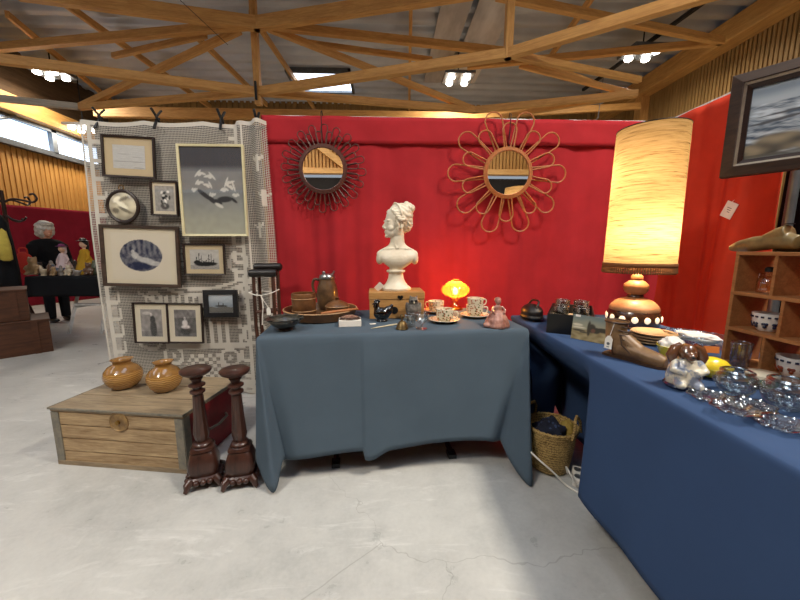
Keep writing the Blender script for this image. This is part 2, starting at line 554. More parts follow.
beam(lat, 'cable_tray', PZ(715, -6, 4.85), PZ(583, 90, 4.85), .09, .08, m_dsteel)
beam(lat, 'tie_rod', PZ(180, 0, 4.5), PZ(228, 45, 4.4), .012, .012, m_dsteel)

# ------------------------------------------------------------------ hall lamps
def hall_lamp(p, label, power, warm=True):
    t = thing('ceiling_lamp', label, 'ceiling lamp', p, group='hall ceiling lamps')
    M().box((0, 0, .09), (.62, .5, .06)).build('lamp_housing', m_steel, t, smooth=False, bevel=.01)
    M().tube([(0, 0, .12), (0, 0, max(.15, ZC - p[2] - .04))], .012, 6).build('suspension_rod', m_dsteel, t)
    for i in (-1, 1):
        for j in (-1, 1):
            M().lathe([(.02, .06), (.06, .05), (.07, .02), (.055, -.0), (.01, -.01)], 14, (i * .16, j * .13, 0)).build('lamp_lens', m_lamp_em, t)
    ld = bpy.data.lights.new('lamp_light', 'AREA'); ld.shape = 'SQUARE'; ld.size = .6; ld.energy = power
    ld.color = (1, .9, .76) if warm else (1, .97, .92)
    lo = bpy.data.objects.new('lamp_light', ld); COL.objects.link(lo); lo.parent = t; lo.location = (0, 0, -.06)
    return t
hall_lamp(PZ(458, 82, 4.6), 'four-lens ceiling lamp above the back mirrors beside pale roof sheets', 90)
hall_lamp(PZ(642, 57, 4.6), 'four-lens ceiling lamp right of centre near the wooden side wall', 90)
hall_lamp(PZ(52, 77, 4.6), 'ceiling lamp at far left glowing below the crossing beams', 90)
hall_lamp(PZ(84, 131, 3.9), 'smaller far ceiling lamp left of the lace curtain top', 40)
for (x, y, e) in ((-2.6, -1.0, 210), (2.5, .3, 300)):  # unseen lamps added to light the stall and place the table shadow
    hall_lamp((x, y, 4.6), 'unseen ceiling lamp added over the aisle to light the stall', e)
M().tube([PZ(604, 72, 4.8), PZ(598, 118, 3.6), PZ(594, 121, 3.4)], .006, 6).build('pendant_cable', m_dsteel)
tag(bpy.data.objects['pendant_cable'], 'thin dark cable hanging from the roof beams at the right', 'cable')
# world: dim daylight outside
w = bpy.data.worlds.new('World'); sc.world = w; w.use_nodes = True
w.node_tree.nodes['Background'].inputs[0].default_value = (.75, .85, 1, 1)
w.node_tree.nodes['Background'].inputs[1].default_value = .6
# ================================================================== STALL WALLS
YW = 2.75                       # back drape
XW = 2.18                       # right drape
ZT = PY(400, 119, YW).z
def drape(name, p0, p1, z0, z1, mat, label, cat='fabric backdrop', amp=.012, freq=9, nu=170, nv=40, seed=0, group=None):
    m = M(); p0 = Vector(p0); p1 = Vector(p1); d = p1 - p0; L = d.length; d.normalize(); n = Vector((d.y, -d.x, 0))
    def fn(u, v):
        s = u * L; z = z1 + (z0 - z1) * v
        k = .35 + .9 * sm(0, .5, v)
        o = amp * k * (math.sin(s * freq + 2.5 * nz(s * 1.3, seed, v * .8)) * .5 + 1.6 * nz(s * freq * .35, seed + 3, v * 1.2) + .5 * nz(s * 14, seed, v * 2.5))
        q = p0 + d * s + n * o
        return (q.x, q.y, z)
    m.grid(fn, nu, nv)
    o = m.build(name, mat, solid=.004, angle=180)
    return tag(o, label, cat, group)
xl = PY(262, 119, YW).x
bd = drape('fabric_backdrop', (xl, YW, 0), (XW + .12, YW, 0), .02, ZT, m_red, 'red cloth backdrop hung behind the mirrors and the white bust', amp=.028, freq=12)
def hem():
    m = M()
    m.grid(lambda u, v: (xl + (XW - xl) * u, YW - .020 - .006 * nz(u * 20, v * 2), ZT + .005 - .19 * v - .008 * nz(u * 9, 4)), 120, 6)
    return m
hem().build('top_hem', m_red, bd, solid=.003, angle=180)
M().tube([(xl, YW + .012, ZT + .005), (XW, YW + .012, ZT + .005)], .013, 8).build('hanging_rail', m_white_metal, bd)
rd = drape('fabric_backdrop', (XW, YW - .095, 0), (XW, 1.86, 0), .02, ZT, m_red_lamplit, 'red pleated cloth with painted-in lamp glow along the right side behind the tall lamp', amp=.038, freq=14, nu=140, seed=8)
M().tube([(XW + .02, YW, ZT + .005), (XW + .02, 1.8, ZT + .005)], .013, 8).build('hanging_rail', m_white_metal, rd)
drape('fabric_backdrop', (XW + .16, 1.98, 0), (XW + .16, 1.15, 0), .02, 2.1, m_blackcloth, 'black sheet added for the dark gap behind the grey pole at the right edge', amp=.01, nu=60, seed=5)  # black sheet added where the opening by the pole is only dark
drape('fabric_backdrop', (XW + .1, 1.12, 0), (XW + .1, -1.6, 0), .02, ZT, m_red_lamplit, 'red cloth side wall beyond the right edge, seen in the mirror', amp=.02, freq=12, nu=120, seed=12)
pp = PX(789, 215, XW - .02)
pole = thing('partition_pole', 'grey metal pole standing under the seascape by the shelf', 'pole', (XW - .02, pp.y, 0))
M().tube([(0, 0, .01), (0, 0, ZT - .12)], .022, 12).build('pole_shaft', m_steel, pole)
M().lathe([(.11, 0), (.11, .008), (.03, .012)], 20).build('base_plate', m_steel, pole)

# ------------------------------------------------------------------ lace curtain on grey panel
YL = 2.68
lx0, lx1 = PY(97, 250, YL).x, PY(275, 250, YL).x
lz1 = PY(190, 121, YL).z
LW, LH = lx1 - lx0, lz1 - .01
def make_lace_mats():
    solid = fabric('crochet_solid', '#c4bfb4', 260, .95, .06, .4)
    t = NT('crochet_net')
    t.b.inputs['Base Color'].default_value = c4(C('#b7b1a6')); t.b.inputs['Roughness'].default_value = .95
    uv = t.add('ShaderNodeTexCoord'); sp = t.add('ShaderNodeSeparateXYZ'); t.link(uv.outputs['UV'], sp.inputs[0])
    def th(o, c, w):
        return t.math('LESS_THAN', t.math('FRACT', t.math('DIVIDE', o, c)), w)
    a = t.math('MAXIMUM', th(sp.outputs[0], .0105, .26), th(sp.outputs[1], .0125, .34))
    tr = t.add('ShaderNodeBsdfTransparent'); mx = t.add('ShaderNodeMixShader')
    t.link(a, mx.inputs[0]); t.link(tr.outputs[0], mx.inputs[1]); t.link(t.b.outputs[0], mx.inputs[2])
    t.link(mx.outputs[0], t.out.inputs['Surface'])
    return [t.m, solid]
lace_m = make_lace_mats()
CELL = .0145
lnu, lnv = int(LW / CELL), int(LH / CELL)
def ring(u, v, cx, cy, r, w): return abs(math.hypot(u - cx, v - cy) - r) < w
def motif(i, j):
    u = (i + .5) / lnu * LW; v = (j + .5) / lnv * LH; c = LW * .56
    # side borders: stepped key pattern
    for (uu, ph) in ((u, 0), (LW - u - .17, 3)):
        if uu < 0 or uu > .16: continue
        if uu < .015: return True
        k = int(v / CELL + ph) % 9
        if .05 < uu < .075: return True
        if .075 <= uu < .125 and k < 2: return True
        if .125 <= uu < .145 and (k < 1 or k > 3) and v > .5: return True
    if v < .022: return True
    # scrolls
    for (cx, cy, r) in ((c - .30, 1.02, .06), (c - .36, 1.30, .055), (c + .30, 1.02, .07), (c + .36, 1.22, .05), (c - .42, 1.62, .08), (c + .38, 1.58, .08), (c - .1, .98, .05), (c + .12, 1.0, .05), (c - .25, 1.75, .07), (c + .18, 1.78, .07)):
        if ring(u, v, cx, cy, r, .013) or math.hypot(u - cx, v - cy) < .018: return True
    # swags
    for k in (0, .045, .19):
        y = 1.22 + k - .33 * ((u - c) / .5) ** 2 * .6
        if abs(u - c) < .46 and abs(v - y) < .012: return True
    if abs(u - c) < .40 and v > 1.27:
        y0 = 1.27 - .2 * ((u - c) / .5) ** 2
        if y0 < v < y0 + .13 and int((u - c + 5 + .1 * (v - 1.27)) / .026) % 2 == 0: return True
    if abs(u - c) < .22 and 1.48 < v < 1.66 and int((u - c + 5) / .03) % 2 == 0: return True
    # bottom vase and bands
    if 1.66 < v < 1.70 and abs(u - c) < .3: return True
    if 1.74 < v < 1.95 and abs(u - c) < .12 + .4 * (v - 1.74) and (int(u / .03) + int(v / .03)) % 2: return True
    if LH - .12 < v < LH - .09 or LH - .06 < v < LH - .045: return True
    if LH - .09 <= v <= LH - .06 and int(u / .045) % 2: return True
    # flower sprigs up the sides of the tall print
    for (cx, cy) in ((.44, .16), (.45, .28), (.50, .62), (1.25, .30), (1.28, .55), (1.22, .78)):
        du, dv = u - cx, v - cy
        if abs(du) < .012 and abs(dv) < .06: return True
        if abs(abs(du) - abs(dv)) < .011 and abs(du) < .045 and dv < .01: return True
    return False
def lace_pt(u, v):
    s = u * LW; z = lz1 - v * LH
    g = sm(LW - .32, LW - .05, s)
    sag = .018 * abs(math.sin(PI * (s - .02) / .42)) * (1 - v) ** 6
    y = YL - .012 * math.sin(s * 11 + v) * (.4 + .6 * v) - .03 * g * math.sin(s * 46 + .6 * v) - .006 * nz(s * 5, v * 4)
    x = lx0 + s - .02 * math.sin(v * 3) * (1 - u) + .05 * (v - .4) * g
    return (x, y, z - sag + .02 * (1 - v) * (1 if g > .3 else 0))
lm = M(); lm.grid(lace_pt, lnu, lnv, uvfn=lambda u, v: (u * LW, v * LH), mifn=lambda i, j: 1 if motif(i, j) else 0)
lace = tag(lm.build('lace_curtain', lace_m, angle=180), 'white crocheted lace curtain hung behind the framed pictures', 'curtain')
pn = thing('partition_panel', 'grey felt partition panel behind the white lace', 'partition')
px0, px1 = PY(110, 250, 2.80).x, PY(266, 250, 2.80).x
M().box(((px0 + px1) / 2, 2.81, (lz1 + .02) / 2 + .01), (px1 - px0, .03, lz1 - .02)).build('felt_sheet', m_greyfelt, pn, smooth=False)
M().bar((lx0 + .03, 2.74, lz1 - .02), (px1 + .1, 2.74, lz1 - .02), .025, .025).build('top_rail', m_dsteel, pn)
# spring clamps
for k, px in enumerate((101, 158, 222, 257)):
    p = PY(px, 119, 2.70)
    t = thing('spring_clamp', ['black spring clamp at the left corner of the lace', 'second black spring clamp from the left on the lace', 'black spring clamp above the tall bird print', 'black spring clamp at the right end of the lace'][k], 'clamp', (p.x, 2.70, lz1 + .005), .2 * (k - 1.5), group='clamps holding up the lace')
    for s_ in (-1, 1):
        m = M(); m.bar((0, s_ * .05, -.07), (s_ * .006, -s_ * .012 - .01, .02), .018, .012); m.bar((s_ * .006, -s_ * .012 - .01, .02), (s_ * .016, s_ * .03 - .01, .075), .018, .011)
        m.build('jaw', m_black, t, bevel=.003)
    M().tube([(-.012, 0, .012), (.012, 0, .012)], .007, 8).build('pivot_pin', m_dsteel, t)

# ================================================================== MIRRORS
m_mirror = NT('mirror_glass'); m_mirror.b.inputs['Base Color'].default_value = (.9, .9, .88, 1); m_mirror.b.inputs['Metallic'].default_value = 1; m_mirror.b.inputs['Roughness'].default_value = .015; m_mirror = m_mirror.m
m_rat_dark = pbr('rattan_dark', '#4d2417', .5, scale=60)
m_rat = pbr('rattan_tan', '#a06130', .45, scale=60)
def petal(m, a, r0, r1, wd, rad, y0, n=18):
    pts = []
    rt = wd / 2
    for i in range(n + 1):
        t = i / n
        th = -PI * .5 + PI * t      # round tip
        pts.append((r1 - rt + rt * math.cos(th), rt * math.sin(th)))
    base = .33 * wd
    pts = [(r0, -base)] + pts + [(r0, base)]
    ca, sa = math.cos(a), math.sin(a)
    m.tube([(x * ca - y * sa, y0, x * sa + y * ca) for (x, y) in pts], rad, 6)
def mirror(px, py, Y, rg, label, mat, loops, hook_to):
    p = PY(px, py, Y)
    t = thing('wall_mirror', label, 'mirror', (p.x, Y, p.z), group='rattan flower mirrors on the red cloth')
    g = M(); g.lathe([(rg, -.004), (rg, .004)], 48, rot=(PI / 2, 0, 0)); g.build('mirror_glass', m_mirror, t, angle=30)
    f = M()
    for k in range(3):
        r = rg + .004 + .009 * k
        f.tube([(r * math.cos(a * PI / 32), -.008 + .004 * k, r * math.sin(a * PI / 32)) for a in range(64)], .0065, 6, closed=True)
    f.build('rim', mat, t)
    for (n, r1, wd, ph, rad, y0) in loops:
        for i in range(n):
            m = M(); petal(m, ph + 2 * PI * i / n, rg + .012, r1 * (1 + .03 * nz(i * 3.3, n)), wd * (1 + .08 * nz(i * 1.7, n + 5)), rad, y0)
            m.build('petal', mat, t)
    hz = ZT + .01 - p.z
    M().tube([(0, .012, rg + .02), (0, .004, hz * .7), (0, -.012, hz), (0, .02, hz + .02), (.004, .045, hz - .01)], .003, 6).build('hanging_hook', m_dsteel, t)
    return t
mirror(323, 169, 2.675, .152, 'round mirror in dark brown rattan with many narrow petals, above the brown jug', m_rat_dark,
       [(20, .265, .042, .1, .0042, .004), (20, .315, .05, .1 + PI / 20, .0038, .014)], 0)
mirror(508, 173, 2.665, .162, 'round mirror in tan rattan with large open petals, above the amber lamp', m_rat,
       [(10, .36, .105, PI / 2, .0055, .002), (10, .455, .13, PI / 2 + PI / 10, .0055, .014)], 0)

# ================================================================== FRAMED PICTURES
def lum(k, warm=(1, .97, .9)): 
    k = max(0, min(1, k)); k = k ** 2.2
    return tuple(k * w_ for w_ in warm)
def blob(u, v, cx, cy, rx, ry, rot=0, soft=.25):
    x, y = u - cx, v - cy; c, s = math.cos(rot), math.sin(rot)
    d = math.hypot((x * c + y * s) / rx, (-x * s + y * c) / ry)
    return 1 - sm(1 - soft, 1 + soft, d)
def pic_horizon(u, v):          # pale pencil seascape
    b = .78 + .05 * nz(u * 5, v * 30) + .04 * nz(u * 30, v * 40)
    b -= .2 * blob(u, v, .5, .30, .45, .02) + .10 * blob(u, v, .35, .62, .2, .02) + .10 * blob(u, v, .75, .5, .15, .015)
    b -= .25 * blob(u, v, .8, .05, .15, .015)
    return lum(b, (.96, .97, .94))
def pic_flowers(u, v):
    b = .62 + .08 * nz(u * 8, v * 8)
    for i in range(16):
        cx, cy = .5 + .32 * math.sin(i * 2.4) * (i % 5) / 4, .52 + .3 * math.cos(i * 1.9) * (i % 4) / 3
        b += (.25 if i % 2 else -.35) * blob(u, v, cx, cy, .08, .05, i)
    b -= .3 * blob(u, v, .5, .2, .22, .13)
    return lum(b, (1, .96, .88))
def pic_gulls(u, v):
    if v > .72: c = mixc(C('#2c3440'), C('#6f7478'), sm(.80, .72, v))
    else: c = mixc(C('#7c7f80'), C('#a5a595'), sm(.55, .05, v))
    c = tuple(x * (1 + .10 * nz(u * 10, v * 14)) for x in c)
    for (cx, cy, k, r) in ((.30, .70, .16, .3), (.46, .67, .17, -.2), (.28, .60, .10, .4), (.42, .57, .12, -.5), (.75, .60, .17, .7), (.80, .55, .15, -.7), (.68, .52, .09, .1), (.48, .46, .07, .9), (.86, .46, .06, 0), (.2, .52, .05, .5)):
        k *= .8; w = .8 * max(blob(u, v, cx - .03, cy, k * .5, .014, r + .35), blob(u, v, cx + .04, cy, k * .5, .014, r - .5), blob(u, v, cx, cy - .01, .035, .02, r))
        c = mixc(c, C('#d9d7cf'), w)
    d = max(blob(u, v, .36, .455, .13, .028, -.5), blob(u, v, .47, .40, .08, .03, -.5), blob(u, v, .68, .405, .13, .035, .05), blob(u, v, .83, .395, .06, .018, -.5), blob(u, v, .56, .375, .08, .03, -.2))
    c = mixc(c, C('#26262a'), d)
    c = mixc(c, C('#d5d2c6'), .9 * blob(u, v, .585, .335, .07, .020, -.35))
    return c
def pic_lady(u, v):             # blue monochrome oval vignette
    c = mixc(C('#c7bda8'), C('#c7bda8'), 0)
    d = math.hypot((u - .5) / .36, (v - .52) / .335)
    if d > 1: return tuple(x * (1 + .02 * nz(u * 6, v * 6)) for x in C('#d8cfbb'))
    b = .16 + .2 * nz(u * 14, v * 9) + .12 * nz(u * 40, v * 30)
    b += .10 * math.sin(u * 70) * (v > .55)
    b = b + .6 * max(blob(u, v, .58, .42, .17, .055, -.25), blob(u, v, .72, .36, .13, .05, -.1), blob(u, v, .40, .52, .06, .075, .4), blob(u, v, .36, .60, .03, .04), blob(u, v, .47, .47, .10, .04, -.4))
    b -= .2 * blob(u, v, .45, .3, .2, .08)
    return mixc(C('#141f42'), C('#d4d2cc'), b)
def pic_ship(u, v):
    b = .72 + .05 * nz(u * 6, v * 6)
    if v < .22: b = .6 + .2 * nz(u * 12, v * 40)
    b -= .75 * max(blob(u, v, .55, .27, .36, .10, .06), blob(u, v, .25, .35, .12, .1))
    for k in range(8):
        cx = .22 + k * .085
        if abs(u - cx - .03 * (v - .5)) < .011 and .25 < v < .62 + .22 * math.sin(k * 1.4): b -= .5
    for k in range(6):
        cx, cy = .25 + k * .1, .45 + .06 * math.sin(k * 2)
        b -= .3 * blob(u, v, cx, cy, .07, .02, .9 if k % 2 else -.6)
    return lum(b, (1, .96, .88))
def pic_small_sea(u, v):
    c = mixc(C('#8e99a3'), C('#b9c2c8'), sm(.3, .9, v + .1 * nz(u * 6, v * 8)))
    c = mixc(c, C('#5d5a50'), .9 * (v < .30 + .05 * nz(u * 5)))
    c = mixc(c, C('#3a3733'), max(blob(u, v, .5, .36, .25, .05), blob(u, v, .4, .45, .02, .13), blob(u, v, .58, .43, .02, .1)))
    return c
def pic_standing(u, v):
    b = .55 + .12 * nz(u * 6, v * 6) - .1 * (v < .2)
    b -= .42 * max(blob(u, v, .58, .30, .15, .30), blob(u, v, .56, .62, .12, .14))
    b += .25 * blob(u, v, .5, .80, .06, .06) + .2 * blob(u, v, .3, .86, .2, .06)
    return lum(b, (1, .93, .88))
def pic_seated(u, v):
    b = .34 + .14 * nz(u * 7, v * 7) + .12 * (v > .7)
    b += .5 * max(blob(u, v, .48, .50, .13, .13), blob(u, v, .5, .36, .2, .08)) + .35 * blob(u, v, .48, .68, .05, .055)
    b -= .2 * blob(u, v, .5, .2, .24, .14)
    return lum(b, (1, .93, .9))
m_frame_dk = wood('frame_dark_wood', '#2e1f19', '#1a110d', 'x', 5, .4)
m_frame_br = wood('frame_grey_brown', '#4a3b31', '#2f251f', 'x', 5, .4)
m_frame_cr = pbr('frame_cream', '#cfc79f', .45, var=.08)
m_frame_bk = pbr('frame_black', '#15161a', .35, var=.2)
m_mount = pbr('mount_board', '#d8ceb6', .8, var=.03, scale=4)
m_mount2 = pbr('mount_board_tan', '#c9b794', .8, var=.04, scale=4)
m_paint = attr_paint('printed_paper', .6)
m_oil = attr_paint('oil_paint', .38)
m_pane = glassy('picture_glass', gloss=.03, rough=.02)
m_brass = pbr('aged_brass', '#8a6a35', .35, .9, scale=30)
def rect_frame(m, w, h, b, d0, d1, lip=0):
    # mitred border in the local xz plane; front faces -y
    o = [(-w / 2, -h / 2), (w / 2, -h / 2), (w / 2, h / 2), (-w / 2, h / 2)]
    i = [(-w / 2 + b, -h / 2 + b), (w / 2 - b, -h / 2 + b), (w / 2 - b, h / 2 - b), (-w / 2 + b, h / 2 - b)]
    a = len(m.v)
    for (ring_, y) in ((o, d1), (o, d0), (i, d0 + lip), (i, d1)):
        for (x, z) in ring_: m.v.append(Vector((x, y, z)))
    for r in range(3):
        for k in range(4):
            k2 = (k + 1) % 4
            m.face((a + r * 4 + k, a + r * 4 + k2, a + r * 4 + 4 + k2, a + r * 4 + 4 + k))
    for k in range(4):
        k2 = (k + 1) % 4
        m.face((a + 12 + k, a + 12 + k2, a + k2, a + k))
    return m
def picture(l, r, t_, b_, Y, label, fm, bw, fn, mount=None, inset=(0, 0), roll=0, res=56, glass=True, group='framed pictures hung on the lace', name='framed_picture', paint=None):
    cx, cy = (l + r) / 2, (t_ + b_) / 2
    c = PY(cx, cy, Y); w = (PY(r, cy, Y) - PY(l, cy, Y)).length; h = (PY(cx, t_, Y) - PY(cx, b_, Y)).length
    t = thing(name, label, 'picture', (c.x, Y, c.z), group=group, rot=(-.03, roll, 0))
    rect_frame(M(), w, h, bw, -.012, .012, .004).build('frame', fm, t, smooth=False, bevel=.0015)
    M().box((0, .009, 0), (w - bw, .004, h - bw)).build('backing_board', m_frame_br, t, smooth=False)
    iw, ih = w - 2 * bw, h - 2 * bw
    if mount:
        M().box((0, .004, 0), (iw + .002, .003, ih + .002)).build('mount', mount, t, smooth=False)
    pw, ph = iw * (1 - inset[0]), ih * (1 - inset[1])
    if not mount: pw, ph = iw + .002, ih + .002
    g = M(); g.grid(lambda u, v: ((u - .5) * pw, .0012, (v - .5) * ph), res, int(res * max(.7, ph / pw)), colfn=fn)
    g.build('print', paint or m_paint, t, smooth=False)
    if glass:
        M().grid(lambda u, v: ((u - .5) * iw, -.004, (v - .5) * ih), 1, 1).build('glass_pane', m_pane, t, smooth=False)
    return t
YP = 2.635
picture(102.5, 155, 136, 178, YP, 'dark-framed pale pencil seascape at the top left of the lace', m_frame_dk, .014, pic_horizon, m_mount2, (.34, .38), .045)
picture(151, 178, 181, 216, YP, 'small dark-framed flower print beside the oval shell picture', m_frame_dk, .012, pic_flowers, m_mount, (.2, .2), .03)
picture(180, 246, 145, 237, YP, 'tall cream-framed print of gulls in flight', m_frame_cr, .016, pic_gulls, None, roll=0, res=84)
picture(102, 180, 226, 287, YP - .01, 'large brown-framed oval blue print of a reclining lady', m_frame_br, .024, pic_lady, m_mount, (.18, .14), .03, res=90)
picture(184, 225, 244, 275, YP, 'small dark-framed photo of a ship under the gull print', m_frame_dk, .011, pic_ship, m_mount2, (.24, .3), .01)
picture(204, 238, 290, 317, YP, 'smallest black-framed sea view with broad dark border', m_frame_bk, .036, pic_small_sea, None)
picture(134, 169, 303, 343, YP, 'narrow-framed old photo of a standing figure, left of the lowest pair', m_frame_dk, .011, pic_standing, m_mount, (.34, .28), .02)
picture(167.5, 203, 303.5, 343, YP - .004, 'narrow-framed old photo of a light-clothed seated figure, right of the lowest pair', m_frame_dk, .011, pic_seated, m_mount, (.34, .28), .02)
# oval convex picture
c = PY(123.5, 206.5, YP); ow = (PY(140, 206, YP) - PY(107, 206, YP)).length / 2; oh = (PY(123, 190, YP) - PY(123, 223.5, YP)).length / 2
t = thing('framed_picture', 'oval dark-framed convex shell-like picture under the pencil seascape', 'picture', (c.x, YP, c.z), group='framed pictures hung on the lace', rot=(-.03, 0, 0))
m = M()
for (k, rad) in ((.93, .011), (.84, .005)):
    m.tube([(ow * k * math.cos(a * PI / 24), -.004, oh * k * math.sin(a * PI / 24)) for a in range(48)], rad, 8, closed=True)
m.build('frame', m_frame_dk, t)
def shell_col(u, v):
    c_ = mixc(C('#8f8676'), C('#d9d2b6'), .5 + .9 * nz(u * 3 + 2, v * 5))
    c_ = mixc(c_, C('#f0ead2'), max(blob(u, v, .52, .55, .24, .07, -.6), blob(u, v, .36, .72, .14, .09, .6)))
    c_ = mixc(c_, C('#4a463e'), .7 * max(blob(u, v, .62, .36, .25, .05, -.5), blob(u, v, .3, .35, .12, .09), blob(u, v, .62, .75, .2, .06, .4)))
    return c_
g = M(); n_ = 40
g.v.append(Vector((0, -.022, 0))); g.col[0] = shell_col(.5, .5)
for i in range(1, 13):
    for k in range(n_):
        a = 2 * PI * k / n_; q = i / 12
        x, z = .86 * q * math.cos(a), .86 * q * math.sin(a)
        g.v.append(Vector((x * ow, -.022 * math.sqrt(max(0, 1 - q * q)) - .002, z * oh))); g.col[len(g.v) - 1] = shell_col(x / 1.8 + .5, z / 1.8 + .5)
for k in range(n_): g.face((0, 1 + k, 1 + (k + 1) % n_))
for i in range(11):
    for k in range(n_):
        b = 1 + i * n_; g.face((b + k, b + n_ + k, b + n_ + (k + 1) % n_, b + (k + 1) % n_))
g.build('convex_print', attr_paint('domed_print', .12), t)
M().tube([(.018 * math.cos(a * PI / 10), -.004, oh + .012 + .018 * math.sin(a * PI / 10)) for a in range(20)], .004, 6, closed=True).build('hanging_ring', m_brass, t)

# big seascape at right
def pic_seascape(u, v):
    sky = mixc(C('#6f8499'), C('#a9b6c0'), .5 + .8 * nz(u * 3, v * 7))
    c_ = sky
    if v < .74:
        k = .42 + 1.1 * nz(u * 5, (v + .25 * u) * 20) + .6 * nz(u * 22, (v + .25 * u) * 60)
        c_ = mixc(C('#34495e'), C('#c3cfd8'), k)
    c_ = mixc(c_, C('#3c434c'), max(blob(u, v, .30, .60, .26, .014, .12), blob(u, v, .62, .70, .3, .016, .05), blob(u, v, .75, .56, .10, .03, .2), blob(u, v, .92, .60, .15, .06), blob(u, v, .15, .5, .14, .02, .2)))
    n = .5 + nz(u * 9, v * 9)
    r = max(blob(u, v, .18, .20, .14, .13, .15), blob(u, v, .36, .17, .14, .12, -.1), blob(u, v, .06, .12, .16, .1), blob(u, v, .55, .26, .16, .12), blob(u, v, .8, .12, .3, .12))
    c_ = mixc(c_, mixc(C('#3a352c'), C('#8e8166'), n), r)
    if v < .07: c_ = mixc(c_, C('#4d4a3e'), .8)
    c_ = mixc(c_, C('#d5d3c8'), blob(u, v, .43, .13, .012, .14, -.7))
    return c_
m_frame_grey = wood('frame_grey_wood', '#3a291f', '#20160f', 'x', 4, .65)
m_gold = pbr('frame_inner_silver', '#8d8272', .4, .4, scale=30)
e = PY(727, 129.5, 1.70); PW, PH = .78, .462
dirx = Vector((.57, -.82, 0)).normalized()
ctr = e + dirx * (PW / 2)
t = thing('framed_painting', 'large dark-framed stormy seascape painting hanging at the right edge', 'painting', ctr, rot=(0, 0, math.atan2(dirx.y, dirx.x)))
rect_frame(M(), PW, PH, .046, -.03, .02, -.012).build('frame', m_frame_grey, t, smooth=False, bevel=.003)
rect_frame(M(), PW - .084, PH - .084, .014, -.034, .01, .008).build('inner_slip', m_gold, t, smooth=False)
rect_frame(M(), PW - .11, PH - .11, .018, -.024, .01, .012).build('inner_frame', m_frame_dk, t, smooth=False)
g = M(); g.grid(lambda u, v: ((u - .5) * (PW - .135), .0, (v - .5) * (PH - .135)), 130, 80, colfn=pic_seascape); g.build('canvas', m_oil, t, smooth=False)
M().box((0, .012, 0), (PW - .1, .012, PH - .1)).build('backing_board', m_frame_br, t, smooth=False)
M().tube([(-.25, .02, .15), (0, .012, PH / 2 + .12), (.25, .02, .15)], .002, 5).build('hanging_wire', m_dsteel, t)
# price tag pinned on the right drape
p = PX(729, 210, XW - .055)
t = thing('price_tag', 'white price tag pinned to the lamp-tinted red cloth', 'tag', p, rot=(0, 0, 0))
M().box((0, 0, 0), (.004, .075, .095), (.45, 0, 0)).build('tag_card', m_white, t, smooth=False)
M().tube([(.004, -.01, .05), (.03, -.012, .075)], .0015, 5).build('string', m_white, t)
for k in range(3):
    M().box((-.0025, -.004 + .003 * k, .012 - .012 * k), (.001, .03 - .006 * k, .004), (.45, 0, 0)).build('pencil_mark', m_steel, t, smooth=False)
# ================================================================== TABLES AND CLOTHS
ZTAB = .742
ZC1 = .75
def trestle(name, label, o, ux, uy, w, d, legs, lin=.04):
    t = thing(name, label, 'table', (o.x, o.y, 0), math.atan2(ux.y, ux.x)); e0 = lin
    M().box((w / 2, d / 2, ZTAB - .012), (w - .01, d - .01, .024)).build('tabletop', m_woodtop, t, smooth=False, bevel=.004)
    for x in legs:
        m = M()
        m.tube([(x, .04, .02), (x, d - e0, .02)], .016, 8); m.tube([(x, d * .5, .02), (x, d * .5, ZTAB - .024)], .018, 8)
        m.tube([(x, .12, ZTAB - .035), (x, d - .12, ZTAB - .035)], .012, 8)
        for yy in (.04, d - e0): m.box((x, yy, .012), (.045, .06, .024))
        m.build('leg', m_dsteel, t)
    return t
m_woodtop = wood('table_board', '#9b8a70', '#7c6b52', 'x', 3, .6)

